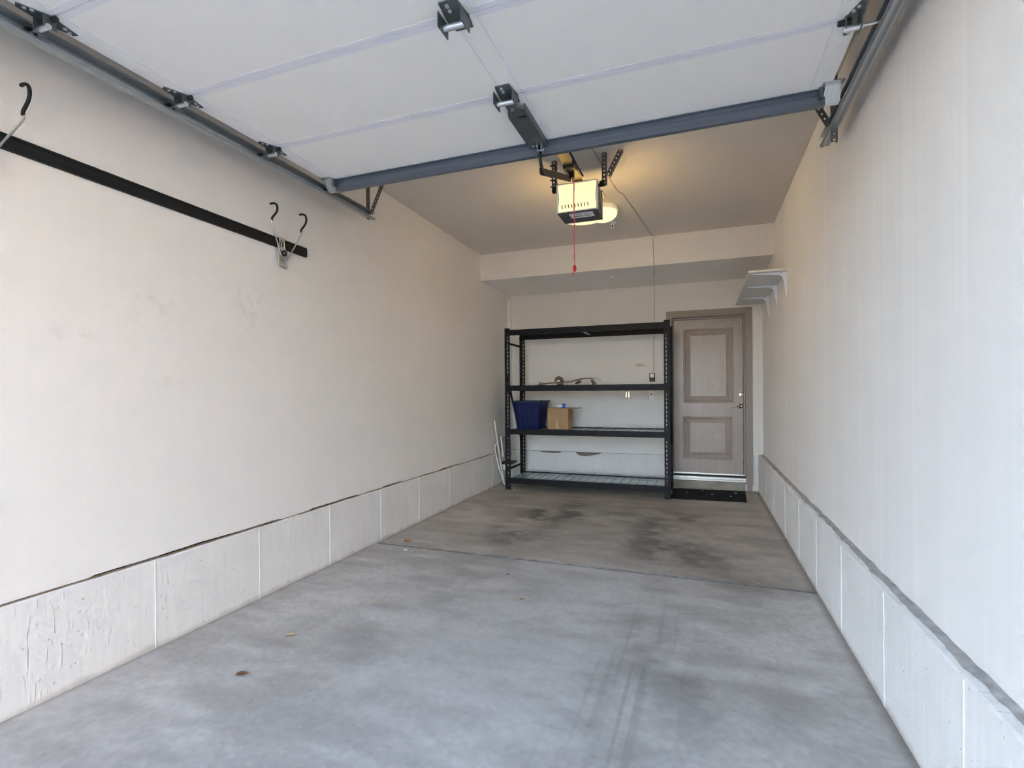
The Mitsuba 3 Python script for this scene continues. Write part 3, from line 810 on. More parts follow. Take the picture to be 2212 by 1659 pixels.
part(op, 'rear_lens', (np.array(RV), np.array(RQ[0])), 'lens_plastic', True, label='glowing rounded lens at the back', emitter={'type': 'area', 'radiance': {'type': 'rgb', 'value': list(OPENER_REAR)}})
part(op, 'rear_lens_skirt', (np.array(RV), np.array(RQ[1])), 'lens_plastic', True, label='glowing lower rim of the rear lens', emitter={'type': 'area', 'radiance': {'type': 'rgb', 'value': list(OPENER_FRONT)}})
# mounting ears and hangers
for x, sx in ((UX1, 1), (UX0, -1)):
    xh = -0.655 if sx > 0 else -1.038
    e = part(op, 'mounting_ear', bx(*sorted((x - sx * 0.01, xh + sx * 0.004)), 3.728, 3.742, 2.770, 2.812, 0.002), 'black_metal')
    part(op, 'hanger_strap', angle_iron((xh, 3.75, 2.790), (xh, 3.75, ZC), (-1, 0, 0), (0, 1, 0), 0.034), 'perforated_steel')
part(op, 'hanger_strap', angle_iron((-0.628, 3.745, 2.850), (-0.532, 3.745, ZC), (-1, 0, 0.5), (0, 1, 0), 0.034), 'perforated_steel')
part(op, 'added_light_hood', cat(bx(UX0 + 0.004, UX1 - 0.004, UY1 - 0.01, UY1 + 0.135, UZ1 - 0.006, UZ1 + 0.002, 0.002)), 'opener_grey')  # added plate that keeps the rear lens light off the ceiling
part(op, 'top_bar', bx(-1.05, -0.64, 3.735, 3.765, 2.782, 2.788), 'black_metal')
# rail, belt, trolley, arm
RX = -0.822
rail = part(op, 'rail', prism(LineString([(RX - 0.034, 2.790), (RX + 0.034, 2.790)]).buffer(0.0025, cap_style=2).union(LineString([(RX, 2.790), (RX, 2.824)]).buffer(0.0035, cap_style=2)), 'xz', YF, UY0 + 0.09), 'rail_steel_lamplit', label='steel T rail with golden lamp light put into its colour')
parts(rail, 'chain_link', pack(*[bx(RX + dx - 0.006, RX + dx + 0.006, y, y + 0.024, 2.805, 2.816, 0.003) for dx in (0.040, -0.022) for y in np.arange(1.9, 3.58, 0.030)]), 'black_metal')
tr = part(op, 'trolley', cat(bx(RX - 0.036, RX + 0.036, 3.33, 3.36, 2.770, 2.806, 0.004), bx(RX - 0.038, RX - 0.018, 3.33, 3.47, 2.764, 2.800, 0.004), bx(RX + 0.030, RX + 0.046, 3.31, 3.42, 2.776, 2.806, 0.004), bx(RX - 0.016, RX + 0.010, 3.44, 3.475, 2.745, 2.790, 0.004)), 'black_plastic', label='black trolley riding on the rail')
part(tr, 'release_lever', tube(smooth_path([(RX - 0.004, 3.47, 2.752), (RX - 0.012, 3.50, 2.742), (RX - 0.006, 3.525, 2.728)], 4), 0.004, 8), 'red_cord')
pv = (CXD + 0.019, yb1 - 0.018, GZ - 0.060)
arm_c = smooth_path([(pv[0], pv[1], pv[2] + 0.01), (pv[0] - 0.002, pv[1] + 0.018, 2.585), (pv[0] - 0.004, pv[1] + 0.042, 2.545), (pv[0] - 0.006, pv[1] + 0.085, 2.520), (pv[0] - 0.008, pv[1] + 0.17, 2.545)], 5)
af = LineString([(p[1], p[2]) for p in arm_c]).buffer(0.016, 4, cap_style=1)
part(op, 'arm', prism(af, 'yz', pv[0] - 0.017, pv[0] - 0.007), 'black_metal', label='black curved door arm')
ST = [(2.765, 2.512), (3.02, 2.598), (3.455, 2.742)]
part(op, 'arm', prism(LineString(ST).buffer(0.020, 4, cap_style=1).difference(Point(2.85, 2.541).buffer(0.005)).difference(Point(3.0, 2.592).buffer(0.005)), 'yz', pv[0] - 0.022, pv[0] - 0.015), 'black_metal')
# coiled bell wire around the left hanger
th = np.linspace(0, 2 * np.pi * 5.2, 90)
coil = np.stack([-1.040 + 0.026 * np.cos(th), 3.752 + 0.026 * np.sin(th), 3.0 - 0.19 * np.linspace(0, 1, 90) + 0.008 * np.sin(th * 0.37)], 1)
coil = np.vstack([coil, [(-1.0, 3.75, 2.805), (-0.97, 3.74, 2.79), (-0.94, 3.735, 2.782)]])
part(op, 'coiled_wire', tube(coil, 0.0035, 6), 'black_plastic', 60, 'black wire coiled round the left hanger')

# emergency release cord
rc = thing('release_cord', 'red emergency release cord with red handle dangling from the opener trolley', 'cord')
cz = np.linspace(2.735, 2.155, 24)
part(rc, 'cord', tube([(-0.830 + 0.0015 * math.sin(z * 21), 3.528 + 0.001 * math.cos(z * 17), z) for z in cz], 0.0033, 7), 'red_cord', 60)
part(rc, 'loose_end', tube(smooth_path([(-0.829, 3.528, 2.262), (-0.833, 3.53, 2.235), (-0.845, 3.532, 2.205)], 4), 0.0018, 6), 'wire_grey')
part(rc, 'handle', cat(lathe([(0, -0.022), (0.008, -0.022), (0.0125, -0.012), (0.013, 0.006), (0.009, 0.018), (0.004, 0.022), (0, 0.022)], 16, (-0.829, 3.528, 2.135), 'z')), 'red_plastic', 50, 'red plastic pull handle')
part(rc, 'tail', tube(smooth_path([(-0.830, 3.528, 2.115), (-0.838, 3.526, 2.100), (-0.845, 3.524, 2.084)], 4), 0.004, 8), 'red_cord', 60)

# ------------------------------------------------------------------ ceiling light, sprinklers, wire
cl = thing('ceiling_light', 'round lit ceiling dome light with white base just behind the opener', 'ceiling light')
LX, LY = -0.865, 4.86
part(cl, 'base', lathe([(0, 0), (0.140, 0), (0.146, 0.006), (0.146, 0.036), (0.138, 0.044), (0.128, 0.044), (0.126, 0.040), (0, 0.040)], 40, (LX, LY, ZC), '-z'), 'white_plastic', 35)
part(cl, 'dome', lathe([(0.130, 0.040), (0.136, 0.050), (0.137, 0.064), (0.128, 0.086), (0.104, 0.110), (0.068, 0.126), (0.03, 0.133), (0.0005, 0.135)], 40, (LX, LY, ZC), '-z'), 'lens_plastic', True, 'glowing frosted glass dome', emitter={'type': 'area', 'radiance': {'type': 'rgb', 'value': list(DOME)}})


def sprinkler(x, y, z, label):
    g = thing('fire_sprinkler', label, 'sprinkler', 'ceiling sprinkler heads')
    part(g, 'escutcheon', lathe([(0.012, 0), (0.042, 0), (0.040, 0.006), (0.016, 0.012), (0.012, 0.012)], 24, (x, y, z), '-z'), 'white_plastic', 40)
    part(g, 'body', lathe([(0, 0), (0.011, 0), (0.011, 0.020), (0.007, 0.024), (0, 0.024)], 14, (x, y, z), '-z'), 'white_plastic', 40)
    parts(g, 'frame_arm', pack(tube([(x - 0.010, y, z - 0.022), (x - 0.016, y, z - 0.038), (x - 0.004, y, z - 0.052)], 0.0042, 7), tube([(x + 0.010, y, z - 0.022), (x + 0.016, y, z - 0.038), (x + 0.004, y, z - 0.052)], 0.0042, 7)), 'white_plastic')
    part(g, 'bulb', cyl((x, y, z - 0.024), (x, y, z - 0.048), 0.005, 8), 'screw_dark')
    part(g, 'deflector', lathe([(0, 0.050), (0.018, 0.052), (0.018, 0.056), (0, 0.058)], 18, (x, y, z), '-z'), 'white_plastic', 40)


sprinkler(-0.848, 5.33, ZC, 'small white sprinkler head on the ceiling behind the dome light')
sprinkler(-1.012, 6.33, BZ, 'small white sprinkler head under the soffit beam')

W = [(-0.735, 3.50), (-0.705, 3.95), (-0.690, 4.28), (-0.668, 4.50), (-0.635, 4.60), (-0.61, 4.86), (-0.58, 5.12), (-0.545, 5.48), (-0.527, 5.72), (-0.492, 5.94)]
wp = [(x, y, ZC - 0.004) for x, y in W] + [(-0.491, 5.945, ZC - 0.03), (-0.490, BY - 0.003, 2.90), (-0.486, BY - 0.003, 2.78), (-0.484, BY - 0.003, BZ + 0.004), (-0.486, BY + 0.02, BZ - 0.006), (-0.50, 6.25, BZ - 0.006), (-0.512, 6.40, BZ - 0.012), (-0.53, 6.5, BZ - 0.006),
                                           (-0.548, 6.75, BZ - 0.005), (-0.566, YB - 0.012, BZ - 0.006), (-0.568, YB - 0.004, 2.60), (-0.572, YB - 0.004, 2.3), (-0.582, YB - 0.003, 1.9), (-0.588, YB - 0.003, 1.52)]
single('bell_wire', tube(smooth_path(wp, 4), 0.0030, 6), 'wire_grey', 'thin grey wire stapled across the ceiling and down the back wall to the wall button', 'wire')

# ------------------------------------------------------------------ storage rail and ladder hooks on the left wall
sr = thing('storage_rail', 'long black wall storage rail screwed to the left wall', 'wall rail')
zr0, zr1 = 2.247, 2.237
railpoly = [(0.85, zr0 - 0.031), (2.815, zr1 - 0.031), (2.822, zr1 - 0.026), (2.826, zr1), (2.822, zr1 + 0.028), (2.815, zr1 + 0.033), (0.85, zr0 + 0.033)]
part(sr, 'body', skew(prism(Polygon(railpoly), 'yz', wl(1.2) + 0.0005, wl(1.2) + 0.010)), 'rail_plastic')
for dz in (0.026, -0.025):
    part(sr, 'lip', skew(tube([(wl(1.2) + 0.010, 0.85, zr0 + dz), (wl(1.2) + 0.010, 2.820, zr1 + dz)], 0.006, 8)), 'rail_plastic', 60)


def ladder_hook(yc, zc, label):
    g = thing('ladder_hook', label, 'hook', 'hooks on the wall rail')
    x = lambda d, y: wl(y) + d
    P = lambda d, y, z: (wl(y) + d, y, z)
    # backplate hanging over the rail, with an open frame below
    part(g, 'backplate', placed(extrude(Polygon([(-0.030, -0.150), (0.030, -0.150), (0.034, -0.145), (0.034, -0.032), (0.024, -0.022), (0.024, 0.040), (-0.024, 0.040), (-0.024, -0.022), (-0.034, -0.032), (-0.034, -0.145)]).difference(Polygon([(-0.013, -0.02), (0.013, -0.02), (0.009, 0.022), (-0.009, 0.022)])).difference(sbox(-0.012, -0.142, 0.012, -0.130)), 0.003), P(0.020, yc, zc), (SK, 1, 0), (0, 0, 1), (1, 0, 0)), 'galvanised')
    part(g, 'frame_wire', tube([P(0.030, yc - 0.034, zc - 0.03), P(0.030, yc - 0.036, zc - 0.145), P(0.030, yc - 0.030, zc - 0.152), P(0.030, yc + 0.030, zc - 0.158), P(0.030, yc + 0.036, zc - 0.150), P(0.030, yc + 0.036, zc - 0.045)], 0.0042, 8), 'zinc_wire', 40)
    part(g, 'clip', tube(smooth_path([P(0.026, yc - 0.026, zc - 0.045), P(0.030, yc - 0.014, zc - 0.030), P(0.030, yc - 0.010, zc + 0.005), P(0.030, yc, zc + 0.024), P(0.030, yc + 0.011, zc + 0.005), P(0.030, yc + 0.016, zc - 0.03), P(0.026, yc + 0.020, zc - 0.05)], 4), 0.0035, 8), 'zinc_wire', 40)
    part(g, 'lock_ring', tube([P(0.036, yc + 0.006 + 0.014 * math.cos(t), zc - 0.062 + 0.014 * math.sin(t)) for t in np.linspace(0, 2 * math.pi, 18, endpoint=False)], 0.006, 8, closed=True), 'vinyl_black', 60)
    part(g, 'cross_wire', tube([P(0.036, yc - 0.026, zc - 0.092), P(0.036, yc + 0.032, zc - 0.104)], 0.0042, 8), 'zinc_wire', 40)
    for sgn in (-1, 1):
        yb = yc + sgn * (0.020 if sgn < 0 else 0.030)
        yt = yc + sgn * 0.126
        zt = zc + 0.088
        base = (0.036, yb, zc - 0.088 - (0.014 if sgn > 0 else 0))
        bend = (0.066, yt, zt)
        part(g, 'arm', tube(smooth_path([P(*base), P(0.051, (yb + yt) / 2, (base[2] + zt) / 2), P(*bend), P(0.067, yt, zt + 0.03)], 4), 0.0045, 8), 'zinc_wire', 40, 'bent zinc arm')
        q_ = 0.80 if sgn < 0 else 0.93
        S = [(0.066, 0.018), (0.067, 0.034), (0.084, 0.034 + 0.018 * q_), (0.102, 0.034 + 0.040 * q_), (0.110, 0.034 + 0.066 * q_), (0.105, 0.034 + 0.092 * q_), (0.090, 0.034 + 0.108 * q_), (0.068, 0.034 + 0.113 * q_), (0.056, 0.034 + 0.112 * q_)]
        sp = smooth_path([P(d, yt + 0.0 * d, zt + h) for d, h in S], 4)
        part(g, 'vinyl_tip', cat(tube(sp, 0.0066, 10), trimesh.creation.icosphere(2, 0.0066).apply_translation(sp[-1])), 'vinyl_black', 60, 'black vinyl coated hook tip')


ladder_hook(2.580, 2.235, 'double ladder hook with black tips at the far end of the wall rail')
ladder_hook(1.075, 2.245, 'double ladder hook on the near end of the wall rail, at the left edge')

# ------------------------------------------------------------------ wall shelf on the right wall
ws = thing('wall_shelf', 'white board shelf on three metal brackets high on the right wall', 'shelf')
SX0, SY0, SY1, SZ = 0.418, 5.085, 6.93, 2.335
part(ws, 'board', bx(SX0, XR - 0.001, SY0, SY1, SZ, SZ + 0.020, 0.003), 'shelf_board')
part(ws, 'front_edge', bx(SX0 - 0.001, XR - 0.001, SY0 - 0.003, SY0 + 0.001, SZ + 0.001, SZ + 0.019, 0.001), 'shelf_edge', label='cream end strip')
for y in (5.15, 5.76, 6.42):
    ou = [(XR - 0.001, SZ - 0.004), (SX0 + 0.040, SZ - 0.004), (SX0 + 0.045, SZ - 0.008)]
    inner = [(XR - 0.070, SZ - 0.022), (XR - 0.048, SZ - 0.028), (XR - 0.034, SZ - 0.042), (XR - 0.028, SZ - 0.066)]
    P = Polygon(ou + inner + [(XR - 0.006, SZ - 0.212), (XR - 0.001, SZ - 0.214)])
    b = part(ws, 'bracket', cat(prism(P, 'xz', y - 0.0012, y + 0.0012), bx(SX0 + 0.020, XR - 0.001, y - 0.011, y + 0.011, SZ - 0.004, SZ - 0.0005), bx(XR - 0.004, XR - 0.0005, y - 0.011, y + 0.011, SZ - 0.232, SZ - 0.002),
                                 prism(LineString(inner).buffer(0.004), 'xz', y - 0.006, y + 0.006)), 'white_enamel')
    parts(b, 'screw', pack(lathe([(0, 0), (0.006, 0), (0.004, 0.003), (0, 0.004)], 10, (SX0 + 0.032, y, SZ - 0.004), '-z'), lathe([(0, 0), (0.006, 0), (0.004, 0.003), (0, 0.004)], 10, (XR - 0.045, y - 0.008, SZ - 0.004), '-z')), 'screw_dark')

# ------------------------------------------------------------------ storage rack
rk = thing('storage_rack', 'black four-level steel storage rack against the back wall', 'rack')
RX0, RX1, RY0, RY1, RH = -2.402, -0.330, 6.210, 6.835, 2.105


def keyhole(cx, cz):
    return Polygon([(cx - 0.0075, cz + 0.015), (cx + 0.0075, cz + 0.015), (cx + 0.0045, cz - 0.012), (cx + 0.002, cz - 0.019), (cx - 0.002, cz - 0.019), (cx - 0.0045, cz - 0.012)])


def post(x0, sx, yf, sy):
    """L post: wide flange in the xz plane (sx inward), narrow one along y (sy inward)"""
    w, d, t = 0.068, 0.042, 0.0022
    P = sbox(0, 0, w, RH)
    Q = sbox(0, 0, d, RH)
    for z in np.arange(0.06, RH - 0.03, 0.0508):
        P = P.difference(keyhole(w * 0.60, z))
        Q = Q.difference(keyhole(d * 0.55, z + 0.012))
    a = placed(extrude(P, t), (x0, yf, 0), (sx, 0, 0), (0, 0, 1), (0, sy, 0))
    b = placed(extrude(Q, t), (x0, yf, 0), (0, sy, 0), (0, 0, 1), (sx, 0, 0))
    foot = bx(*sorted((x0, x0 + sx * 0.070)), *sorted((yf, yf + sy * 0.044)), 0.0, 0.004)
    lip = bx(*sorted((x0 + sx * (w - 0.002), x0 + sx * w)), *sorted((yf, yf + sy * 0.016)), 0, RH)
    return cat(a, b, foot, lip)


for x0, sx in ((RX0, 1), (RX1, -1)):
    for yf, sy in ((RY0, 1), (RY1, -1)):
        part(rk, 'post', post(x0, sx, yf, sy), 'rack_black')
LEV = (0.148, 0.788, 1.354, 2.082)
for i, zt in enumerate(LEV):
    for yf, sy in ((RY0, 1), (RY1, -1)):
        bm = LineString([(yf + sy * 0.040, zt - 0.014), (yf + sy * 0.026, zt - 0.014), (yf + sy * 0.026, zt), (yf + sy * 0.004, zt), (yf + sy * 0.004, zt - 0.068), (yf + sy * 0.022, zt - 0.068)]).buffer(0.0016, cap_style=2, join_style=1)
        b = part(rk, 'beam', prism(bm, 'yz', RX0 + 0.062, RX1 - 0.062), 'rack_black')
        for xx, s in ((RX0 + 0.010, 1), (RX1 - 0.010, -1)):
            part(b, 'end_plate', bx(*sorted((xx + s * 0.012, xx + s * 0.058)), *sorted((yf - sy * 0.0035, yf - sy * 0.0005)), zt - 0.085, zt + 0.018, 0.001), 'rack_black')
for i, zt in enumerate(LEV[:3]):
    dk = part(rk, 'deck', bx(RX0 + 0.05, RX1 - 0.05, RY0 + 0.030, RY1 - 0.030, zt - 0.013, zt - 0.009), 'liner', label='pale glossy shelf liner over wires')
    for x in np.arange(RX0 + 0.10, RX1 - 0.06, 0.105):
        part(dk, 'wire', cyl((x, RY0 + 0.032, zt - 0.0075), (x, RY1 - 0.032, zt - 0.0075), 0.0026, 6), 'liner_wire')
    part(dk, 'wire', cyl((RX0 + 0.05, RY0 + 0.12, zt - 0.0085), (RX1 - 0.05, RY0 + 0.12, zt - 0.0085), 0.0018, 6), 'liner_wire')
    part(dk, 'wire', cyl((RX0 + 0.05, RY0 + 0.42, zt - 0.0085), (RX1 - 0.05, RY0 + 0.42, zt - 0.0085), 0.0018, 6), 'liner_wire')
part(rk, 'cross_tie', bx(-1.425, -1.385, RY0 + 0.02, RY1 - 0.02, LEV[3] - 0.045, LEV[3] - 0.034, 0.002), 'rack_tie', label='grey tie bar under the top level')
for x in (RX0 + 0.006, RX1 - 0.026):
    for z in (1.915, 0.255):
        part(rk, 'side_brace', bx(x, x + 0.018, RY0 + 0.02, RY1 - 0.02, z - 0.014, z + 0.014, 0.002), 'rack_black')
    a, b = np.array((x + 0.009, RY0 + 0.03, 1.50)), np.array((x + 0.009, RY1 - 0.03, 0.60))
    part(rk, 'side_brace', tube([a, b], 0.014, 8), 'rack_black', 60)

# ------------------------------------------------------------------ things on the rack
DZ = LEV[1] - 0.006
tb = thing('storage_tote', 'dark blue plastic storage tote on the left of the second rack shelf', 'tote')
b_, t_ = (-2.290, -1.985, 6.345, 6.675), (-2.335, -1.945, 6.300, 6.725)
TH = 0.375


def frustum(b, t, z0, z1, r=0.03, n=6):
    def ring(q, rr):
        P = sbox(q[0] + rr, q[2] + rr, q[1] - rr, q[3] - rr).buffer(rr, n)
        return np.array(P.exterior.coords)[:-1]
    A, B = ring(b, r), ring(t, r)
    k = len(A)
    V = np.vstack([np.c_[A, np.full(k, z0)], np.c_[B, np.full(k, z1)]])
    F = [(i, (i + 1) % k, k + (i + 1) % k) for i in range(k)] + [(i, k + (i + 1) % k, k + i) for i in range(k)]
    V = np.vstack([V, [[(b[0] + b[1]) / 2, (b[2] + b[3]) / 2, z0]]])
    F += [((i + 1) % k, i, 2 * k) for i in range(k)]
    m = trimesh.Trimesh(V, np.array(F), process=False)
    m.fix_normals()
    return m


part(tb, 'body', frustum(b_, t_, DZ, DZ + TH - 0.012), 'tote_blue', 35)
rim = sbox(t_[0] + 0.02, t_[2] + 0.02, t_[1] - 0.02, t_[3] - 0.02).buffer(0.034, 6)
rin = sbox(t_[0] + 0.03, t_[2] + 0.03, t_[1] - 0.03, t_[3] - 0.03).buffer(0.024, 6)
part(tb, 'rim', prism(rim.difference(rin), 'xy', DZ + TH - 0.022, DZ + TH), 'tote_rim', 40, 'dark overhanging rim')
for x in (-2.235, -2.115):
    part(tb, 'rib', tube([(x + 0.008, 6.341, DZ + 0.01), (x, 6.308, DZ + TH - 0.06)], 0.006, 8), 'tote_rim')
part(tb, 'rib', tube([(-2.235, 6.308, DZ + TH - 0.06), (-2.115, 6.308, DZ + TH - 0.06)], 0.005, 8), 'tote_rim')

cb = thing('cardboard_box', 'brown cardboard box with an open side flap beside the blue tote', 'box')
X0, X1, Y0, Y1, HB = -1.890, -1.612, 6.440, 6.700, 0.272
body = cat(bx(X0, X1, Y0, Y0 + 0.004, DZ, DZ + HB), bx(X0, X1, Y1 - 0.004, Y1, DZ, DZ + HB), bx(X0, X0 + 0.004, Y0, Y1, DZ, DZ + HB), bx(X1 - 0.004, X1, Y0, Y1, DZ, DZ + HB), bx(X0, X1, Y0, Y1, DZ, DZ + 0.004))
part(cb, 'body', body, 'cardboard')
part(cb, 'flap', bx(X0 + 0.03, X1 + 0.07, Y0 + 0.004, Y0 + 0.135, DZ + HB + 0.002, DZ + HB + 0.006), 'cardboard')
part(cb, 'flap', bx(X0, X1, Y1 - 0.13, Y1, DZ + HB + 0.000, DZ + HB + 0.004), 'cardboard')
part(cb, 'flap', placed(trimesh.creation.box((0.145, 0.25, 0.004)), (X1 + 0.070, (Y0 + Y1) / 2 + 0.005, DZ + HB - 0.001), (1, 0, 0.02), (0, 1, 0), (-0.02, 0, 1)), 'cardboard', label='flap folded out to the right')
part(cb, 'tape', placed(extrude(Polygon([(-0.022, 0), (0.030, 0), (0.018, 0.07), (0.006, 0.125), (-0.006, 0.07)]), 0.0006), (-1.765, Y0 - 0.0007, DZ + 0.005), (1, 0, 0), (0, 0, 1), (0, 1, 0)), 'tape', label='shiny strip of packing tape')
parts(cb, 'tape', pack(bx(X1 - 0.0002, X1 + 0.0008, Y0 + 0.03, Y0 + 0.055, DZ + 0.005, DZ + 0.115), bx(X1 - 0.0002, X1 + 0.0008, Y1 - 0.06, Y1 - 0.035, DZ + 0.005, DZ + 0.115)), 'tape')

pk = thing('plastic_pouch', 'small white pouch with a blue band lying on the cardboard box', 'pouch')
pz = DZ + HB + 0.006
pm = trimesh.creation.icosphere(3, 1.0)
v = np.array(pm.vertices); v = np.sign(v) * np.abs(v) ** 0.8
v = v * (0.075, 0.042, 0.024) + (-1.705, 6.49, pz + 0.0235); v[:, 2] += 0.003 * np.sin(v[:, 0] * 160)
v[:, 2] = np.maximum(v[:, 2], pz + 0.0004)
part(pk, 'body', trimesh.Trimesh(v, pm.faces, process=False), 'paper_white', 50)
part(pk, 'band', lathe_dir([(0.0, -0.020), (0.0255, -0.020), (0.0258, 0.020), (0.0, 0.020)], (-1.672, 6.470, pz + 0.0262), (1, 0, 0), 18), 'band_blue', 40, 'blue band')

# removed light fitting lying on the third shelf
Z3 = LEV[2] - 0.005
lb = thing('light_bar', 'brushed nickel spotlight bar with four swivel heads lying on the third rack shelf', 'light fixture')
path = smooth_path([(-2.10, 6.62, Z3 + 0.008), (-1.98, 6.60, Z3 + 0.030), (-1.80, 6.58, Z3 + 0.050), (-1.62, 6.57, Z3 + 0.055), (-1.50, 6.56, Z3 + 0.085), (-1.38, 6.55, Z3 + 0.096), (-1.28, 6.55, Z3 + 0.090), (-1.20, 6.56, Z3 + 0.072)], 6)
part(lb, 'bar', tube(path, 0.0085, 10), 'brushed_nickel', 50)
part(lb, 'canopy', lathe_dir([(0, -0.018), (0.060, -0.018), (0.064, -0.008), (0.058, 0.004), (0.03, 0.018), (0.012, 0.026), (0, 0.027)], (-1.755, 6.545, Z3 + 0.071), (0.35, -0.85, 0.2), 28), 'brushed_nickel', 40, 'round ceiling plate tipped on its side')
HEADS = [((-1.985, 6.50, Z3 + 0.026), (-0.9, -0.3, 0.1)), ((-1.72, 6.45, Z3 + 0.027), (-0.8, -0.5, -0.05)), ((-1.485, 6.48, Z3 + 0.048), (0.85, -0.4, 0.45)), ((-1.285, 6.47, Z3 + 0.040), (0.55, -0.4, -0.62))]
for c, d in HEADS:
    h = part(lb, 'head', lathe_dir([(0, -0.045), (0.012, -0.045), (0.018, -0.035), (0.019, 0.0), (0.0245, 0.020), (0.025, 0.045), (0.023, 0.045), (0.020, 0.030), (0, 0.028)], c, d, 20), 'brushed_nickel', 40)
    q0 = path[np.argmin(np.linalg.norm(path - np.array(c), axis=1))]
    part(h, 'swivel', tube([np.array(c) - 0.02 * np.array(d), q0], 0.0055, 8), 'brushed_nickel', 40)
    part(h, 'bulb', lathe_dir([(0, 0.030), (0.019, 0.030), (0.018, 0.034), (0, 0.036)], c, d, 16), 'bulb_face', 40)

# ------------------------------------------------------------------ plates on the back wall
wbtn = thing('wall_button', 'black-framed garage door wall button above the third rack shelf', 'wall button')
part(wbtn, 'case', bx(-0.640, -0.568, YB - 0.020, YB, 1.402, 1.516, 0.004), 'black_plastic')
part(wbtn, 'push_button', bx(-0.630, -0.579, YB - 0.026, YB - 0.018, 1.455, 1.508, 0.004), 'white_plastic', label='large white push button')
parts(wbtn, 'lock_button', pack(bx(-0.630, -0.606, YB - 0.024, YB - 0.018, 1.412, 1.440, 0.003), bx(-0.602, -0.579, YB - 0.024, YB - 0.018, 1.412, 1.440, 0.003)), 'opener_grey')
ls = thing('light_switch', 'white light switch plate right under the third rack shelf', 'switch')
part(ls, 'plate', bx(-0.654, -0.582, YB - 0.006, YB, 1.165, 1.280, 0.003), 'white_plastic')
part(ls, 'toggle', placed(trimesh.creation.box((0.010, 0.022, 0.012)), (-0.618, YB - 0.012, 1.232), (1, 0, 0), (0, 1, -0.5), (0, 0.5, 1)), 'black_plastic', label='dark toggle')
parts(ls, 'screw', pack(*[lathe([(0, 0), (0.004, 0), (0.003, 0.002), (0, 0.002)], 8, (-0.618, YB - 0.006, z), '-y') for z in (1.186, 1.262)]), 'aluminium')
ot = thing('outlet_cover', 'almond outlet with a shiny cover plate left of the light switch', 'outlet')
part(ot, 'plate', bx(-0.968, -0.896, YB - 0.006, YB, 1.165, 1.280, 0.003), 'almond_plate')
parts(ot, 'cover', pack(bx(-0.960, -0.940, YB - 0.016, YB - 0.005, 1.190, 1.272, 0.004), bx(-0.922, -0.902, YB - 0.020, YB - 0.005, 1.186, 1.276, 0.004)), 'satin_nickel', label='shiny cover tabs')

# pipe in the back left corner
cp = thing('corner_conduit', 'white plastic pipe chase in the far left corner behind the rack', 'pipe')
part(cp, 'chase', bx(wl(7) + 0.002, wl(7) + 0.030, 6.985, YB - 0.001, 0.44, 2.635, 0.005), 'paint_wall')
part(cp, 'bead', bx(wl(7) + 0.001, wl(7) + 0.012, 6.955, 6.987, 0.44, 2.635, 0.004), 'white_plastic', label='white front bead')

# ------------------------------------------------------------------ folding step stool by the rack
sl_ = thing('step_stool', 'white folding step stool leaning between the left wall and the rack', 'step stool')
ya, yb_ = 6.345, 6.735
hoop = smooth_path([(-2.490, ya + 0.06, 0.012), (-2.520, ya + 0.028, 0.26), (-2.560, ya + 0.02, 0.52), (-2.600, ya, 0.84), (-2.606, ya + 0.012, 0.872), (-2.608, ya + 0.05, 0.884), (-2.608, yb_ - 0.05, 0.884), (-2.606, yb_ - 0.012, 0.872), (-2.600, yb_, 0.84), (-2.560, yb_, 0.52), (-2.520, yb_, 0.26), (-2.495, yb_, 0.012)], 5)
part(sl_, 'handle_frame', tube(hoop, 0.0115, 10), 'stool_white', 60)
for y in (ya - 0.018, yb_ + 0.02):
    part(sl_, 'rear_leg', tube([(-2.562, y + 0.02, 0.62), (-2.600, y + 0.004, 0.53), (-2.560, y + 0.03, 0.28), (-2.482, y + 0.072 if y < 6.5 else y, 0.010)], 0.010, 8), 'stool_white', 60)
parts(sl_, 'rubber_foot', pack(lathe([(0, 0), (0.014, 0), (0.0145, 0.022), (0, 0.022)], 12, (-2.490, ya + 0.06, 0.0), 'z'), lathe([(0, 0), (0.014, 0), (0.0145, 0.022), (0, 0.022)], 12, (-2.495, yb_, 0.0), 'z')), 'black_plastic')
tread = bx(-0.012, 0.012, ya + 0.045, yb_ - 0.02, 0.0, 0.30, 0.006)
part(sl_, 'top_step', placed(tread, (-2.505, 0, 0.375), (1, 0, 0), (0, 1, 0), (-0.10, 0, 1)), 'stool_tread', label='folded dotted top step')
part(sl_, 'top_step_edge', tube(smooth_path([(-2.500, ya + 0.042, 0.40), (-2.520, ya + 0.036, 0.60), (-2.528, ya + 0.06, 0.672), (-2.528, yb_ - 0.05, 0.672)], 5), 0.012, 8), 'stool_white', 60)
part(sl_, 'lower_step', bx(-2.560, -2.412, ya + 0.10, yb_ - 0.04, 0.292, 0.318, 0.006), 'black_plastic', label='black lower step')
parts(sl_, 'step_bracket', pack(bx(-2.575, -2.432, ya + 0.08, ya + 0.092, 0.215, 0.290, 0.003), bx(-2.575, -2.432, yb_ - 0.04, yb_ - 0.028, 0.215, 0.290, 0.003), bx(-2.575, -2.44, ya + 0.08, yb_ - 0.03, 0.262, 0.290, 0.003)), 'stool_white')

# ------------------------------------------------------------------ doormat and litter
dm = thing('doormat', 'black ribbed rubber doormat in front of the house door', 'doormat')
mp = Polygon([(-0.345, 6.262), (0.490, 6.318), (0.522, 6.99), (-0.330, 6.94)])
part(dm, 'base', prism(mp.buffer(-0.01).buffer(0.01), 'xy', 0.0005, 0.007), 'doormat')
part(dm, 'rib', cat(*[bx(-0.325 + 0.001 * i, 0.485 + 0.001 * i, 6.335 + i * 0.022, 6.345 + i * 0.022, 0.006, 0.011, 0.001) for i in range(27)]), 'doormat')
labels[dm + '__rib'] = {'kind': 'stuff'}


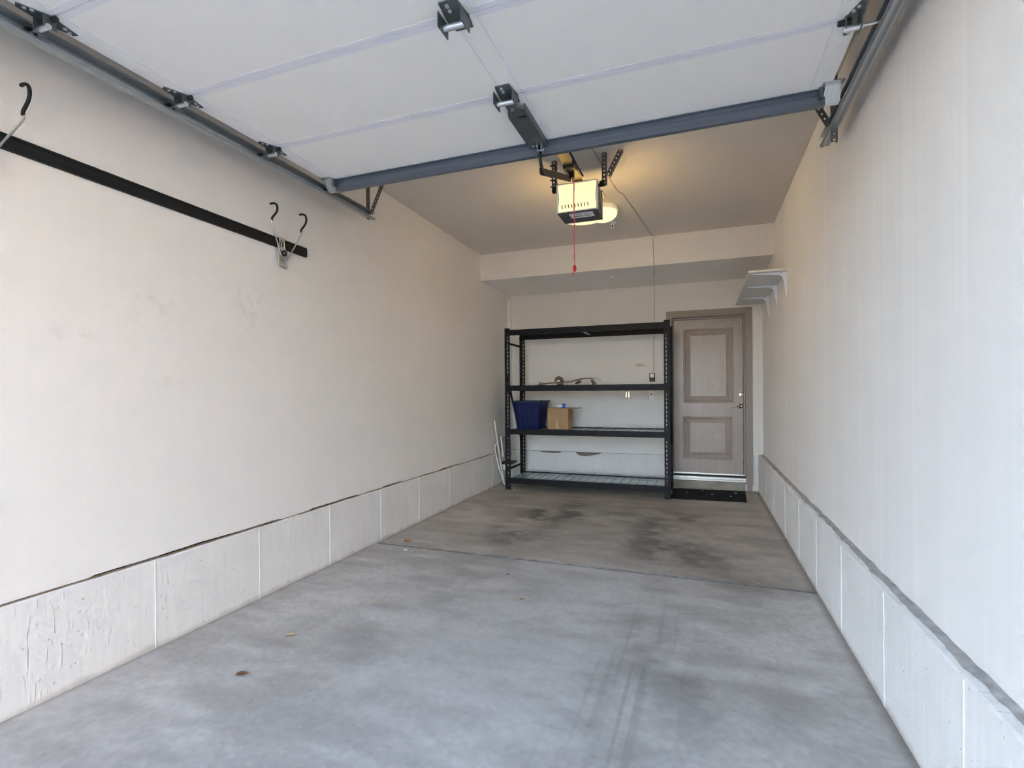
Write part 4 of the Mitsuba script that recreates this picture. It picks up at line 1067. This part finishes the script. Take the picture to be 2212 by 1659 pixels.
def leaf(x, y, s, rot, m, label, curl=0.25, asp=0.55):
    n = 9
    V, F = [], []
    for i in range(n + 1):
        t = i / n
        w = asp * math.sin(math.pi * min(1, t * 1.02)) ** 0.8 * 0.5 * (1 + 0.25 * math.sin(t * 19))
        for j, q in enumerate((-1, -0.4, 0, 0.4, 1)):
            V.append(((t - 0.5) * s, q * w * s, 0.003 + s * curl * (abs(q) ** 1.6 * 0.5 + 0.5 * (t - 0.5) ** 2 + 0.06 * math.sin(t * 9 + q * 3)) * (1 if w > 0 else 0)))
    for i in range(n):
        for j in range(4):
            a = i * 5 + j
            F += [(a, a + 5, a + 6), (a, a + 6, a + 1)]
    top = np.array(V)
    bot = top - (0, 0, 0.0012)
    k = len(top)
    F = F + [(c + k, b + k, a + k) for a, b, c in F]
    M = trimesh.Trimesh(np.vstack([top, bot]), np.array(F), process=False)
    c, s_ = math.cos(rot), math.sin(rot)
    M = placed(M, (x, y, 0), (c, s_, 0), (-s_, c, 0), (0, 0, 1))
    M.apply_translation((0, 0, 0.0005 - M.vertices[:, 2].min()))
    g = thing('dry_leaf', label, 'leaf', 'dry leaves on the floor')
    part(g, 'blade', M, m, 50)
    part(g, 'stem', tube([(x + c * s * 0.45, y + s_ * s * 0.45, 0.004), (x + c * s * 0.66, y + s_ * s * 0.66 + 0.004, 0.003)], 0.0012, 6), m)


leaf(-2.345, 3.735, 0.060, 0.3, 'leaf_tan', 'tan dry leaf just behind the left end of the floor joint', 0.45, 0.7)
leaf(-1.825, 2.600, 0.024, 0.5, 'leaf_yellow', 'small yellow leaf left of the middle of the near slab', 0.15)
leaf(-1.024, 2.910, 0.028, 0.2, 'leaf_tan', 'small tan leaf near the middle of the near slab', 0.3)
leaf(-2.005, 2.075, 0.050, 0.75, 'leaf_yellow', 'yellow-tan leaf beside the left curb in the foreground', 0.15, 0.45)
leaf(-1.930, 1.705, 0.050, 0.55, 'leaf_brown', 'dark brown leaf at the bottom left of the floor', 0.35, 0.5)
leaf(-1.255, 3.275, 0.022, 1.2, 'leaf_brown', 'small dark leaf close in front of the floor joint', 0.3)


def chip(x, y, s, label, m='chip_white'):
    P = trimesh.convex.convex_hull(RNG.normal(size=(14, 3)) * (s, s * 0.7, s * 0.35))
    P.apply_translation((x, y, 0.0004 - P.vertices[:, 2].min()))
    single('paint_chip', P, m, label, 'debris', 'paint chips on the floor')


chip(-2.262, 6.172, 0.012, 'white paint chip in front of the left rack post')
chip(-2.205, 3.498, 0.012, 'white paint flake, larger of the two below the tan leaf at the floor joint')
chip(-2.165, 3.515, 0.008, 'white paint flake, smaller of the two below the tan leaf at the floor joint')
chip(-1.545, 2.585, 0.006, 'tiny pale fleck on the near slab right of the small yellow leaf')
for cx_, cy_, lab_ in ((-0.16, 6.66, 'tiny pale fleck on the doormat, nearest the rack post'), (0.13, 6.62, 'tiny pale fleck in the middle of the doormat, near its front'), (0.33, 6.55, 'tiny pale fleck on the doormat, closest to its front right corner'), (0.02, 6.83, 'tiny pale fleck in the middle of the doormat, near the door sill'), (0.40, 6.78, 'tiny pale fleck on the doormat, closest to its back right corner')):
    P_ = trimesh.convex.convex_hull(RNG.normal(size=(14, 3)) * (0.007, 0.005, 0.003))
    P_.apply_translation((cx_, cy_, 0.0112 - P_.vertices[:, 2].min()))
    single('paint_chip', P_, 'chip_white', lab_, 'debris', 'flecks on the doormat')
chip(-2.50, 6.30, 0.007, 'tiny white chip beside the foot of the step stool')

# printing on the opener's sticker: two illegible rows and a small emblem (mirrored so that it reads from below)
marks = []
rr = random.Random(3)
for row, (y, hgt, n) in enumerate(((UY0 + 0.066, 0.016, 11), (UY0 + 0.106, 0.022, 15))):
    x = -0.872 if row else -0.850
    for i in range(n):
        w = rr.choice((0.004, 0.006, 0.008))
        if rr.random() > 0.15:
            marks.append(bx(x, x + w, y - hgt / 2 * rr.uniform(0.6, 1), y + hgt / 2 * rr.uniform(0.6, 1), UZ0 - 0.0057, UZ0 - 0.0051))
        x += w + 0.0035
parts(stk, 'print', marks, 'print_dark')
